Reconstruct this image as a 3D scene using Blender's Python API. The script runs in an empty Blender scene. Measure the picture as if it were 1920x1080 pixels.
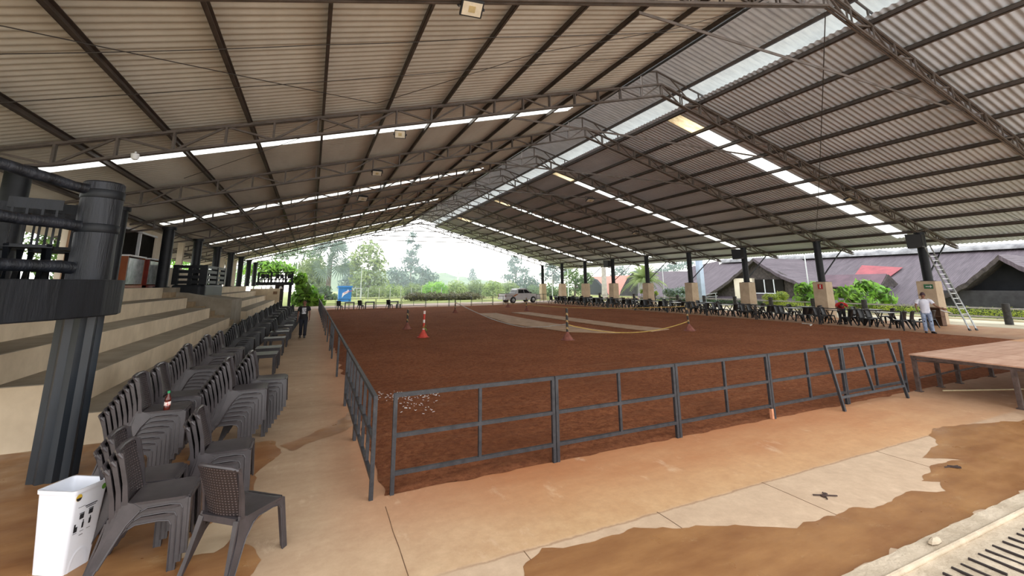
EXPOSURE, HAZE = -0.35, 0.0035
import bpy, bmesh, math, random
from math import sin, cos, pi, radians
from mathutils import Vector, Matrix, noise
scene = bpy.context.scene
COL = scene.collection
RN = random.Random(11)
ORD = ['first', 'second', 'third', 'fourth', 'fifth', 'sixth', 'seventh', 'eighth', 'ninth', 'tenth', 'eleventh', 'twelfth', 'thirteenth', 'fourteenth', 'fifteenth', 'sixteenth', 'seventeenth', 'eighteenth', 'nineteenth', 'twentieth']

# ------------------------------------------------------------------ camera
FPX, CY, HC = 814.834, 371.628, 2.35
ROT = ((0.91111992, -0.41207935, -0.00714922), (0.07329453, 0.17907767, -0.98110096), (0.40557171, 0.89337663, 0.19336439))
def ray(px, py):
    a = ((px - 960) / FPX, (py - CY) / FPX, 1.0)
    return Vector([sum(ROT[i][j] * a[i] for i in range(3)) for j in range(3)])
CAM = Vector((0, 0, HC))
def on_z(px, py, z=0.0):
    d = ray(px, py); return CAM + d * ((z - HC) / d.z)
def on_y(px, py, y):
    d = ray(px, py); return CAM + d * (y / d.y)
def on_x(px, py, x):
    d = ray(px, py); return CAM + d * (x / d.x)
def metre(p):                      # metres per pixel of the 1920 frame at a point
    return (p - CAM).dot(Vector(ROT[2])) / FPX

cam_data = bpy.data.cameras.new('camera')
cam_data.sensor_width = 36.0
cam_data.lens = 36.0 * FPX / 1920.0
cam_data.shift_y = -(540.0 - CY) / 1920.0
cam_data.clip_end = 1000.0
cam = bpy.data.objects.new('camera', cam_data)
COL.objects.link(cam)
rr = Matrix(((ROT[0][0], -ROT[1][0], -ROT[2][0]), (ROT[0][1], -ROT[1][1], -ROT[2][1]), (ROT[0][2], -ROT[1][2], -ROT[2][2])))
cam.matrix_world = Matrix.Translation(CAM) @ rr.to_4x4()
scene.camera = cam

# ------------------------------------------------------------------ mesh builder
class MB:
    def __init__(s):
        s.v = []; s.f = []; s.m = []
    def add(s, vs, fs, mi=0):
        b = len(s.v); s.v += [tuple(v) for v in vs]
        for f in fs:
            s.f.append([b + i for i in f]); s.m.append(mi)
        return s
    def box(s, x0, x1, y0, y1, z0, z1, mi=0):
        vs = [(x, y, z) for z in (z0, z1) for y in (y0, y1) for x in (x0, x1)]
        return s.add(vs, [(0, 2, 3, 1), (4, 5, 7, 6), (0, 1, 5, 4), (2, 6, 7, 3), (0, 4, 6, 2), (1, 3, 7, 5)], mi)
    def bar(s, p, q, w, h, up=(0, 0, 1), mi=0, w2=None, h2=None):
        p = Vector(p); q = Vector(q); d = (q - p).normalized(); up = Vector(up)
        if abs(d.dot(up)) > .99: up = Vector((1, 0, 0)) if abs(d.x) < .9 else Vector((0, 1, 0))
        r = d.cross(up).normalized(); u = r.cross(d).normalized()
        w2 = w if w2 is None else w2; h2 = h if h2 is None else h2
        vs = []
        for c, a, b in ((p, w, h), (q, w2, h2)):
            for i, j in ((-1, -1), (1, -1), (1, 1), (-1, 1)):
                vs.append(c + r * (a * .5 * i) + u * (b * .5 * j))
        return s.add(vs, [(0, 1, 2, 3), (7, 6, 5, 4), (0, 4, 5, 1), (1, 5, 6, 2), (2, 6, 7, 3), (3, 7, 4, 0)], mi)
    def path(s, pts, rad, n=8, mi=0, cap=True, flat=1.0):
        pts = [Vector(p) for p in pts]
        if not hasattr(rad, '__len__'): rad = [rad] * len(pts)
        b = len(s.v); ref = None
        for i, p in enumerate(pts):
            d = (pts[min(i + 1, len(pts) - 1)] - pts[max(i - 1, 0)]).normalized()
            if ref is None:
                ref = Vector((0, 0, 1)) if abs(d.z) < .9 else Vector((1, 0, 0))
            u = (ref - d * ref.dot(d)).normalized(); ref = u; r = d.cross(u)
            for k in range(n):
                a = 2 * pi * k / n
                s.v.append(tuple(p + (r * cos(a) + u * (sin(a) * flat)) * rad[i]))
        for i in range(len(pts) - 1):
            for k in range(n):
                s.f.append([b + i * n + k, b + i * n + (k + 1) % n, b + (i + 1) * n + (k + 1) % n, b + (i + 1) * n + k]); s.m.append(mi)
        if cap:
            s.f.append([b + k for k in reversed(range(n))]); s.m.append(mi)
            e = b + (len(pts) - 1) * n
            s.f.append([e + k for k in range(n)]); s.m.append(mi)
        return s
    def lathe(s, prof, n=16, c=(0, 0, 0), mi=0, sx=1, sy=1):
        b = len(s.v)
        for r, z in prof:
            for k in range(n):
                a = 2 * pi * k / n
                s.v.append((c[0] + r * cos(a) * sx, c[1] + r * sin(a) * sy, c[2] + z))
        for i in range(len(prof) - 1):
            for k in range(n):
                s.f.append([b + i * n + k, b + i * n + (k + 1) % n, b + (i + 1) * n + (k + 1) % n, b + (i + 1) * n + k]); s.m.append(mi)
        s.f.append([b + k for k in reversed(range(n))]); s.m.append(mi)
        e = b + (len(prof) - 1) * n
        s.f.append([e + k for k in range(n)]); s.m.append(mi)
        return s
    def prism(s, poly, axis, d0, d1, mi=0):
        n = len(poly)
        def P(a, b, d):
            return (d, a, b) if axis == 'x' else (a, d, b) if axis == 'y' else (a, b, d)
        vs = [P(a, b, d0) for a, b in poly] + [P(a, b, d1) for a, b in poly]
        fs = [list(range(n)), list(reversed(range(n, 2 * n)))] + [[i, n + i, n + (i + 1) % n, (i + 1) % n] for i in range(n)]
        return s.add(vs, fs, mi)
    def quad(s, a, b, c, d, mi=0):
        return s.add([a, b, c, d], [(0, 1, 2, 3)], mi)
    def grid(s, fn, nu, nv, mi=0):
        vs = [fn(i / nu, j / nv) for j in range(nv + 1) for i in range(nu + 1)]
        fs = [(j * (nu + 1) + i, j * (nu + 1) + i + 1, (j + 1) * (nu + 1) + i + 1, (j + 1) * (nu + 1) + i) for j in range(nv) for i in range(nu)]
        return s.add(vs, fs, mi)
    def slab(s, fn, nu, nv, th, mi=0):          # a grid surface with thickness along -normal (given vector th)
        th = Vector(th); n = (nu + 1) * (nv + 1)
        top = [Vector(fn(i / nu, j / nv)) for j in range(nv + 1) for i in range(nu + 1)]
        vs = top + [p + th for p in top]; fs = []
        for j in range(nv):
            for i in range(nu):
                a = j * (nu + 1) + i; q = (a, a + 1, a + nu + 2, a + nu + 1)
                fs += [q, tuple(n + k for k in reversed(q))]
        def side(ids):
            for a, b in zip(ids, ids[1:]): fs.append((a, n + a, n + b, b))
        W = nu + 1
        side([i for i in range(nu, -1, -1)]); side([nv * W + i for i in range(W)])
        side([j * W for j in range(nv + 1)]); side([j * W + nu for j in range(nv, -1, -1)])
        return s.add(vs, fs, mi)
    def mesh(s, name, mats, smooth=False):
        me = bpy.data.meshes.new(name); me.from_pydata(s.v, [], s.f)
        for m in (mats if isinstance(mats, (list, tuple)) else [mats]): me.materials.append(m)
        if any(s.m): me.polygons.foreach_set('material_index', s.m)
        if smooth: me.polygons.foreach_set('use_smooth', [True] * len(me.polygons))
        me.update(); return me
    def build(s, name, mats, parent=None, smooth=False, bevel=0, loc=None, fix=True):
        me = s.mesh(name, mats, smooth)
        if fix:
            bm = bmesh.new(); bm.from_mesh(me); bmesh.ops.recalc_face_normals(bm, faces=bm.faces); bm.to_mesh(me); bm.free()
        o = bpy.data.objects.new(name, me); COL.objects.link(o)
        if parent: o.parent = parent
        if loc: o.location = loc
        if bevel:
            b = o.modifiers.new('bevel', 'BEVEL'); b.width = bevel; b.segments = 2; b.limit_method = 'ANGLE'
        if smooth:
            try: me.set_sharp_from_angle(angle=radians(40))
            except Exception: pass
        return o

def tag(o, label, cat, group=None, kind=None):
    o['label'] = label; o['category'] = cat
    if group: o['group'] = group
    if kind: o['kind'] = kind
    return o
def structure(o, label=None):
    o['kind'] = 'structure'
    if label: o['label'] = label
    return o
def thing(name, label, cat, loc=(0, 0, 0), rz=0, group=None):
    o = bpy.data.objects.new(name, None); COL.objects.link(o)
    o.empty_display_size = .2; o.location = loc; o.rotation_euler = (0, 0, rz)
    return tag(o, label, cat, group)
def copy_tree(o, label=None, loc=None, rz=None, group=None, scale=None):
    def rec(src, par):
        c = src.copy(); COL.objects.link(c); c.parent = par
        for ch in src.children: rec(ch, c)
        return c
    c = rec(o, None)
    if label: c['label'] = label
    if group: c['group'] = group
    if loc is not None: c.location = loc
    if rz is not None: c.rotation_euler = (0, 0, rz)
    if scale: c.scale = (scale,) * 3
    return c

# ------------------------------------------------------------------ materials
def lin(c):
    return tuple(((x / 255) / 12.92 if x / 255 <= .04045 else ((x / 255 + .055) / 1.055) ** 2.4) for x in c) + (1,)
def new_mat(name):
    m = bpy.data.materials.new(name); m.use_nodes = True
    nt = m.node_tree; nt.nodes.clear()
    out = nt.nodes.new('ShaderNodeOutputMaterial'); b = nt.nodes.new('ShaderNodeBsdfPrincipled')
    nt.links.new(b.outputs[0], out.inputs[0])
    return m, nt, b, out
class NT:
    def __init__(s, nt): s.nt = nt
    def n(s, t, **k):
        x = s.nt.nodes.new(t)
        for a, v in k.items(): setattr(x, a, v)
        return x
    def l(s, a, b): s.nt.links.new(a, b)
    def coord(s, kind='Object'): return s.n('ShaderNodeTexCoord').outputs[kind]
    def noise(s, vec, scale, detail=5, rough=.55, sc=None):
        x = s.n('ShaderNodeTexNoise'); x.inputs['Scale'].default_value = scale; x.inputs['Detail'].default_value = detail; x.inputs['Roughness'].default_value = rough
        if sc:
            mp = s.n('ShaderNodeMapping'); mp.inputs['Scale'].default_value = sc; s.l(vec, mp.inputs[0]); vec = mp.outputs[0]
        s.l(vec, x.inputs['Vector']); return x.outputs['Fac']
    def ramp(s, fac, a, b, ca, cb):
        x = s.n('ShaderNodeValToRGB'); e = x.color_ramp.elements
        e[0].position = a; e[1].position = b; e[0].color = ca; e[1].color = cb
        s.l(fac, x.inputs[0]); return x.outputs[0]
    def rng(s, val, a, b, c=0, d=1):
        x = s.n('ShaderNodeMapRange'); x.clamp = True
        for i, q in enumerate((a, b, c, d)): x.inputs[i + 1].default_value = q
        s.l(val, x.inputs[0]); return x.outputs[0]
    def math(s, op, a, b=None):
        x = s.n('ShaderNodeMath', operation=op)
        for i, q in enumerate((a, b)):
            if q is None: continue
            if isinstance(q, (int, float)): x.inputs[i].default_value = q
            else: s.l(q, x.inputs[i])
        return x.outputs[0]
    def mix(s, fac, a, b, mode='MIX'):
        x = s.n('ShaderNodeMix', data_type='RGBA', blend_type=mode)
        for i, q in ((0, fac), (6, a), (7, b)):
            if isinstance(q, (int, float)): x.inputs[i].default_value = q
            elif isinstance(q, tuple): x.inputs[i].default_value = q
            else: s.l(q, x.inputs[i])
        return x.outputs[2]
    def bump(s, h, strength, dist, bsdf):
        x = s.n('ShaderNodeBump'); x.inputs['Strength'].default_value = strength; x.inputs['Distance'].default_value = dist
        s.l(h, x.inputs['Height']); s.l(x.outputs[0], bsdf.inputs['Normal'])
def M(name, c1, c2=None, scale=4, rough=.6, metal=0, bump=0, bscale=None, bdist=.01, sc=None, spec=.5, lo=.35, hi=.65, detail=6):
    m, nt, b, out = new_mat(name); N = NT(nt)
    b.inputs['Roughness'].default_value = rough; b.inputs['Metallic'].default_value = metal
    b.inputs['Specular IOR Level'].default_value = spec
    co = N.coord()
    if c2 is None: c2 = tuple(min(255, x * .88) for x in c1)
    f = N.noise(co, scale, detail, .6, sc)
    N.l(N.ramp(f, lo, hi, lin(c2), lin(c1)), b.inputs['Base Color'])
    if bump: N.bump(N.noise(co, bscale or scale * 4, 5, .6, sc), bump, bdist, b)
    return m
# ------------------------------------------------------------------ world and render look
w = bpy.data.worlds.new('sky'); scene.world = w; w.use_nodes = True
wn = w.node_tree; wn.nodes.clear(); N = NT(wn)
wo = N.n('ShaderNodeOutputWorld'); bg = N.n('ShaderNodeBackground')
gz = N.n('ShaderNodeSeparateXYZ'); N.l(N.coord('Generated'), gz.inputs[0])
N.l(N.ramp(gz.outputs[2], .0, .9, (1, .985, .96, 1), (.86, .93, 1, 1)), bg.inputs[0])
SKY = 4.2
bg.inputs[1].default_value = SKY
N.l(bg.outputs[0], wo.inputs[0])
sun = bpy.data.lights.new('sun', 'SUN'); sun.energy = .35; sun.angle = radians(25); sun.color = (1, .96, .88)
so = bpy.data.objects.new('sun', sun); COL.objects.link(so); so.rotation_euler = (radians(40), radians(18), radians(20))
vs = scene.view_settings
scene.display_settings.display_device = 'sRGB'
vs.view_transform = 'Standard'; vs.look = 'None'; vs.exposure = EXPOSURE; vs.gamma = 1.0; vs.use_curve_mapping = False
cy = scene.cycles
cy.max_bounces = 10; cy.diffuse_bounces = 6; cy.glossy_bounces = 3; cy.transmission_bounces = 6; cy.volume_bounces = 1; cy.transparent_max_bounces = 12
cy.caustics_reflective = False; cy.caustics_refractive = False
cy.use_denoising = True

# ------------------------------------------------------------------ shared materials
m_roof = M('left_roof_sheet', (200, 197, 188), (180, 176, 166), .9, .55, sc=(1, .25, 1))
m_roofr = M('right_roof_sheet', (190, 197, 206), (170, 177, 186), .9, .5, sc=(1, .25, 1))  # bluer than the left sheet, its colour offsetting warm bounced light
m_steel = M('brown_painted_steel', (96, 86, 80), (74, 66, 60), 3, .55)
m_purlin = M('dark_brown_steel', (78, 68, 62), (58, 50, 46), 2.5, .55)
m_gutter = M('black_steel', (44, 46, 50), (32, 34, 38), 3, .5)
m_black = M('black_paint', (28, 31, 36), (18, 21, 25), 5, .5, spec=.3, bump=.15, bscale=30)
m_blackwood = M('black_painted_wood', (26, 29, 35), (12, 15, 19), 6, .55, spec=.35, bump=.5, bscale=18, bdist=.02, sc=(1, 1, .15))
m_pier = M('beige_plaster', (204, 184, 158), (182, 160, 134), 1.6, .8, bump=.1)
m_riser = M('tan_painted_concrete', (222, 204, 176), (200, 182, 154), 1.6, .8, bump=.08, sc=(1, 1, .8))
m_tread = M('bare_grey_concrete', (156, 146, 130), (132, 122, 106), 1.5, .8)
m_cream = M('cream_wall_paint', (232, 220, 200), (214, 200, 178), .8, .75)
m_darkglass = M('dark_window_glass', (44, 42, 40), (34, 32, 30), 1, .9, spec=.0)
m_white = M('white_paint', (236, 238, 240), (222, 224, 228), 3, .5)
m_chrome = M('bare_aluminium', (190, 192, 192), (160, 162, 164), 8, .35, metal=.7)

# translucent sheets, lit through by the sky
def translucent(name, col, edge, k):
    m, nt, b, out = new_mat(name); N = NT(nt)
    t = N.n('ShaderNodeBsdfTranslucent'); d = N.n('ShaderNodeBsdfDiffuse'); x = N.n('ShaderNodeMixShader')
    f = N.noise(N.coord(), 1.2, 5, .6, (1, 3, 1))
    c = N.ramp(f, .25, .6, lin(edge), lin(col))
    N.l(c, t.inputs[0]); N.l(c, d.inputs[0]); x.inputs[0].default_value = k
    N.l(t.outputs[0], x.inputs[1]); N.l(d.outputs[0], x.inputs[2]); N.l(x.outputs[0], out.inputs[0]); return m
m_sky = translucent('translucent_white_sheet', (250, 248, 240), (236, 230, 214), .1)
m_skyrust = translucent('stained_translucent_sheet', (236, 214, 170), (150, 104, 60), .2)
m_ridge = translucent('translucent_ridge_sheet', (186, 186, 180), (166, 166, 162), .6)
m_ridge2 = translucent('weathered_ridge_sheet', (176, 174, 172), (156, 154, 152), .93)

# concrete floor: clean slab, dusty apron, walkway
m_floor, nt, b, out = new_mat('dusty_concrete'); N = NT(nt)
co = N.coord(); sp = N.n('ShaderNodeSeparateXYZ'); N.l(co, sp.inputs[0]); X, Y = sp.outputs[0], sp.outputs[1]
n1 = N.noise(co, .55, 6, .62); n2 = N.noise(co, 3.2, 8, .7); n3 = N.noise(co, 26, 4, .7); n4 = N.noise(co, 1.1, 7, .7, (.6, 1.6, 1))
clean = N.ramp(n2, .3, .7, lin((196, 168, 140)), lin((218, 190, 160)))
dusty = N.ramp(n4, .3, .68, lin((192, 134, 90)), lin((214, 168, 122)))
walk = N.ramp(n4, .3, .7, lin((166, 138, 110)), lin((194, 168, 138)))
yy = N.math('ADD', Y, N.math('MULTIPLY', N.math('SUBTRACT', n2, .5), .1))
apron = N.math('MULTIPLY', N.rng(yy, 3.98, 4.04), N.rng(X, -.6, 2.6))
tanner = N.ramp(n2, .3, .7, lin((196, 156, 112)), lin((222, 188, 144)))
dusty = N.mix(N.rng(N.math('ADD', Y, N.math('ADD', N.math('MULTIPLY', n4, 1.3), N.math('MULTIPLY', X, .1))), 4.6, 5.9), tanner, dusty)
c = N.mix(apron, clean, dusty)
wk = N.math('MULTIPLY', N.rng(N.math('ADD', X, N.math('MULTIPLY', n1, 1.6)), 1.9, .5), N.rng(yy, 3.6, 5.2))
c = N.mix(wk, c, walk)
red = N.math('MULTIPLY', N.rng(N.math('ADD', Y, N.math('MULTIPLY', n1, 1.4)), 5.2, 6.7), N.math('MULTIPLY', N.rng(X, .2, 1.3), N.rng(X, 27.5, 25.5)))
c = N.mix(N.math('MULTIPLY', red, .85), c, lin((178, 106, 62)))
rs = N.math('MULTIPLY', N.rng(N.math('ADD', X, N.math('MULTIPLY', n1, 3)), 10.5, 13.5), N.rng(X, 28.5, 26.5))
c = N.mix(N.math('MULTIPLY', rs, .8), c, N.ramp(n2, .3, .7, lin((150, 112, 82)), lin((178, 142, 110))))
edge = N.math('MULTIPLY', N.rng(N.math('ABSOLUTE', N.math('SUBTRACT', yy, 4.0)), .02, .0), N.math('MULTIPLY', N.rng(X, .9, 1.6), N.rng(X, 11, 9)))
c = N.mix(N.math('MULTIPLY', edge, .5), c, lin((120, 78, 50)))
sp3 = N.rng(n3, .68, .8)
c = N.mix(N.math('MULTIPLY', sp3, .18), c, lin((90, 64, 46)))
c = N.mix(N.rng(N.noise(co, 9, 6, .75), .3, .72, .22, 0), c, lin((130, 92, 62)))
c = N.mix(N.rng(N.noise(co, 1.9, 6, .7, (1.4, .7, 1)), .6, .72, 0, .35), c, lin((232, 206, 176)))
N.l(c, b.inputs['Base Color']); b.inputs['Roughness'].default_value = .75
N.bump(n3, .12, .01, b)
f = MB().box(-14, 35.8, -9, 50.2, -.3, 0).build('floor', m_floor); structure(f, 'dusty concrete floor around the arena')
# joints cut in the slab
m_joint = M('dark_joint', (126, 94, 66), (96, 70, 50), 6, .9)
mb = MB()
for jx, y0, y1 in ((.9, 3.2, 5.35), (1.9, 2.62, 4.0), (3.47, 2.62, 4.02), (5.08, 2.62, 4.02), (7.42, 2.62, 4.0), (9.4, 2.62, 4.0)):
    pts = [(jx + RN.uniform(-.008, .008), y0 + (y1 - y0) * i / 8, .0005) for i in range(9)]
    for p, q in zip(pts, pts[1:]): mb.bar(p, q, .007, .003)
structure(mb.build('trim_1', m_joint), 'dark joints in the concrete slab')

# ------------------------------------------------------------------ arena soil
m_soil, nt, b, out = new_mat('red_brown_soil'); N = NT(nt); co = N.coord()
n1 = N.noise(co, 11, 8, .75); n2 = N.noise(co, .5, 5, .6); n3 = N.noise(co, 1.3, 5, .6, (.25, 2.2, 1))
c = N.ramp(n1, .3, .7, lin((112, 64, 42)), lin((188, 120, 82)))
c = N.mix(N.rng(n2, .4, .65, 0, .5), c, lin((126, 76, 50)))
c = N.mix(N.rng(n3, .55, .72, 0, .35), c, lin((176, 124, 90)))
N.l(c, b.inputs['Base Color']); b.inputs['Roughness'].default_value = .95; b.inputs['Specular IOR Level'].default_value = .1
N.bump(n1, 1.0, .09, b)
def soil(u, v):
    v2 = v ** 1.9
    x = .95 + u * 25.0; y = 5.62 + v2 * 41.4
    ex = min(u, 1 - u) * 25; ey = min(v2, 1 - v2) * 41
    rim = min(1, min(ex, ey) / .35)
    wob = noise.noise((x * 2.3, y * 2.3, 0))
    if u in (0, 1): x += .12 * wob
    if v in (0, 1): y += .12 * wob
    z = .004 + rim * (.03 + .022 * noise.noise((x * 3.1, y * 3.1, 1)) + .024 * noise.noise((x * 7, y * 7, 4)))
    return (x, y, z)
structure(MB().grid(soil, 210, 300).build('floor_arena', m_soil, smooth=True, fix=False), 'raked red brown soil of the arena')
m_strip = M('pale_packed_sand', (190, 158, 130), (164, 132, 104), 1.8, .9, bump=.2, bscale=18)
def strip(p, name, label):
    o = MB().prism([(a, b2) for a, b2 in p], 'z', .045, .078).build(name, m_strip)
    return structure(o, label)
strip([(12.6, 17.6), (11.4, 18.8), (10.7, 24.0), (12.2, 33.4), (13.6, 33.2), (13.0, 24.5), (13.3, 17.2)], 'floor_strip', 'nearer pale packed strip across the soil')
strip([(15.0, 17.0), (14.75, 21.3), (14.95, 33.2), (16.4, 33.0), (16.1, 21.0), (16.5, 17.4)], 'floor_strip', 'farther pale packed strip across the soil')

# ------------------------------------------------------------------ outside ground
m_path = M('pale_pink_paving', (214, 192, 180), (196, 172, 158), .6, .85)
structure(MB().box(-20, 36, 50.2, 56, -.3, -.005).build('floor_path', m_path), 'pale paved path beyond the arena')
m_lawn = M('yellow_green_lawn', (146, 150, 80), (114, 122, 60), .5, .95, bump=.5, bscale=60)  # yellow green is the grass colour itself, varied at random
structure(MB().box(-90, 150, 56, 190, -.3, -.01).build('floor_lawn', m_lawn), 'yellow green lawn beyond the path')
structure(MB().box(35.8, 150, -20, 56, -.3, -.012).build('floor_garden', m_lawn), 'lawn beside the roofs on the right')
m_wayside = M('painted_sunlit_concrete', (226, 216, 190), (208, 196, 168), .7, .85)  # paler than the indoor floor, with the outdoor light put into its colour
structure(MB().box(31.9, 36.6, -9, 50.2, -.2, .008).build('floor_walkway', m_wayside), 'bright concrete walkway along the outer fence')
structure(MB().box(-90, -14, -20, 56, -.3, -.012).build('floor_side', m_lawn), 'ground behind the grandstand')

# ------------------------------------------------------------------ roof
SL, XM, ZR = .272, 12.8, 10.76
def zsheet(x): return ZR - SL * abs(x - XM)
PITCH = .21
def sheet(xa, za, xb, zb, y0, y1, amp=.024):
    n = max(2, int((y1 - y0) / PITCH * 6)); vs = []
    for i in range(n + 1):
        y = y0 + (y1 - y0) * i / n; d = amp * sin(2 * pi * y / PITCH)
        vs += [(xa, y, za + d), (xb, y, zb + d)]
    m = MB(); m.add(vs, [(2 * i, 2 * i + 1, 2 * i + 3, 2 * i + 2) for i in range(n)]); return m
def roofpart(xa, xb, y0, y1): return sheet(xa, zsheet(xa), xb, zsheet(xb), y0, y1)
BANDS = [(14.9, 15.68), (26.25, 27.0), (37.75, 38.5), (49.1, 49.85)]
YA, YB = .6, 58.7
XL0, XL1, XR0, XR1 = -10.3, 10.72, 14.75, 35.7
ya = YA; segs = []
for b0, b1 in BANDS: segs.append((ya, b0)); ya = b1
segs.append((ya, YB))
segs_r = [(max(YA, a - .55), b_ - .55 if b_ < YB else YB) for a, b_ in segs]
def join(parts):
    m = MB()
    for p in parts: m.add(p.v, p.f)
    return m
for (a, b_), (ra, rb) in zip(segs, segs_r):
    structure(roofpart(XL0, XL1, a, b_).build('ceiling_left', m_roof, smooth=True, fix=False), 'corrugated left roof slope')
    structure(roofpart(XR0, XR1, ra, rb).build('ceiling_right', m_roofr, smooth=True, fix=False), 'corrugated right roof slope')
for a, b_ in BANDS:
    for xa, xb in ((XL0, -7.0), (9.9, XL1)): structure(roofpart(xa, xb, a, b_).build('ceiling_left', m_roof, smooth=True, fix=False), 'corrugated left roof slope')
    structure(roofpart(33.8, XR1, a - .55, b_ - .55).build('ceiling_right', m_roofr, smooth=True, fix=False), 'corrugated right roof slope')
    structure(roofpart(XR0, 15.0, a - .55, b_ - .55).build('ceiling_right', m_roofr, smooth=True, fix=False), 'corrugated right roof slope')
WHICH = ['nearest', 'second nearest', 'third nearest', 'farthest']
for i, (a, b_) in enumerate(BANDS):
    o = roofpart(-7.0, 9.9, a, b_).build('skylight_strip', m_sky, smooth=True, fix=False)
    tag(o, WHICH[i] + ' white translucent skylight strip in the left roof slope', 'skylight', 'skylight strips')
    t = thing('skylight_strip', WHICH[i] + ' white translucent skylight strip in the right roof slope, stained at its top', 'skylight', (0, 0, 0), 0, 'skylight strips')
    roofpart(15.0, 17.0, a - .55, b_ - .55).build('stained_sheet', m_skyrust, t, smooth=True, fix=False)['label'] = 'rust stained top sheet'
    roofpart(17.0, 33.8, a - .55, b_ - .55).build('sheet', m_sky, t, smooth=True, fix=False)
# ridge monitor
zmon = lambda x: 11.24 - .25 * abs(x - 12.64)
structure(sheet(14.34, zmon(14.34), 15.72, zmon(15.72), YA, YB).build('ceiling_ridge', m_ridge, smooth=True, fix=False), 'bright translucent ridge sheet')
structure(join([sheet(12.64, zmon(12.64), 14.34, zmon(14.34), YA, YB), sheet(11.55, zmon(11.55), 12.64, zmon(12.64), YA, YB)]).build('ceiling_ridge', m_ridge2, smooth=True, fix=False), 'grey raised ridge sheet')
mb = MB().box(11.72, 11.8, YA, YB, 10.74, 10.86).box(11.95, 12.01, YA, YB, 10.84, 10.94)
tag(mb.build('ridge_beam', m_gutter), 'black double beam under the left edge of the raised ridge', 'beam')
tag(MB().box(14.28, 14.36, YA, YB, zmon(14.32) - .17, zmon(14.32) - .03).build('ridge_purlin', m_purlin), 'brown purlin along the middle of the raised ridge roof', 'purlin', 'roof purlins')
# purlins
def purlin(x, label):
    z = zsheet(x) - .03; s = SL if x < XM else -SL
    mb = MB()
    for a, b_, c_, d_ in ((-.035, .035, -.15, -.135), (-.035, -.02, -.15, 0), (-.035, .035, -.012, 0)):      # an open channel
        mb.add([(x + u, yv, z + s * u + q) for yv in (YA + .1, YB - .1) for u, q in ((a, c_), (b_, c_), (b_, d_), (a, d_))],
               [(0, 1, 2, 3), (7, 6, 5, 4), (0, 4, 5, 1), (1, 5, 6, 2), (2, 6, 7, 3), (3, 7, 4, 0)])
    tag(mb.build('purlin', m_purlin), label, 'purlin', 'roof purlins')
for k in range(12): purlin(10.6 - 1.775 * k, 'brown steel purlin under the left roof slope, %s down from the ridge' % ORD[k])
for k in range(12): purlin(14.96 + 1.775 * k, 'brown steel purlin under the right roof slope, %s down from the ridge' % ORD[k])

# ------------------------------------------------------------------ trusses
ST = 5.671
TY = [6.4] + [12.942 + ST * k for k in range(9)]
ZT = 10.56
PW = 1.08
def zt(i): return ZT - SL * PW * i
def dep(i): return .5 if i <= 17 else max(.12, .5 - .095 * (i - 17))
WEB = []
for s in (-1, 1):
    W = lambda i: XM + s * PW * i
    ch = []
    p = [(W(i), 0, zt(i)) for i in (0, 21)]
    m1 = MB().bar((p[0][0], -.045, p[0][2]), (p[1][0], -.045, p[1][2]), .05, .07).bar((p[0][0], .045, p[0][2]), (p[1][0], .045, p[1][2]), .05, .07)
    WEB.append(('top_chord', m1.mesh('top_chord', m_steel)))
    m2 = MB()
    for oy in (-.045, .045):
        q = [(W(i), oy, zt(i) - dep(i)) for i in (0, 17, 21)]
        m2.bar(q[0], q[1], .05, .06).bar(q[1], q[2], .05, .06)
    WEB.append(('bottom_chord', m2.mesh('bottom_chord', m_steel)))
    for i in range(0 if s == 1 else 1, 21):
        mv = MB()
        for oy in (-.05, .05): mv.bar((W(i), oy, zt(i)), (W(i), oy, zt(i) - dep(i)), .035, .045, (1, 0, 0))
        WEB.append(('web_post', mv.mesh('web_post', m_steel)))
    for i in range(0, 21):
        a = (W(i), 0, zt(i)) if i % 2 == 0 else (W(i), 0, zt(i) - dep(i))
        c_ = (W(i + 1), 0, zt(i + 1) - dep(i + 1)) if i % 2 == 0 else (W(i + 1), 0, zt(i + 1))
        WEB.append(('web_diagonal', MB().bar(a, c_, .05, .05, (0, 1, 0)).mesh('web_diagonal', m_steel)))
WEB.append(('collar_tie', MB().bar((5.95, .07, 8.02), (20.4, .07, 8.1), .02, .07).mesh('collar_tie', m_steel)))
mf = MB().bar((11.78, 0, 10.3), (11.78, 0, 10.8), .05, .05).bar((12.64, 0, zmon(12.64) - .12), (11.6, 0, zmon(11.6) - .12), .05, .06).bar((12.64, 0, zmon(12.64) - .12), (15.6, 0, zmon(15.6) - .12), .05, .06)
mf.bar((12.64, 0, 10.56), (12.64, 0, zmon(12.64) - .1), .05, .05).bar((14.3, 0, 10.15), (13.4, 0, zmon(13.4) - .14), .045, .045).bar((14.95, 0, 10.0), (14.95, 0, zmon(14.95) - .14), .05, .05)
WEB.append(('monitor_frame', mf.mesh('monitor_frame', m_steel)))
for k, y in enumerate(TY):
    t = thing('roof_truss', 'brown steel roof truss across the whole shed, %s from the camera' % ORD[k] if k < 9 else 'last brown roof truss framing the open far gable', 'truss', (0, y, 0), 0, 'roof trusses')
    for nm, me in WEB:
        o = bpy.data.objects.new(nm, me); COL.objects.link(o); o.parent = t

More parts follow.
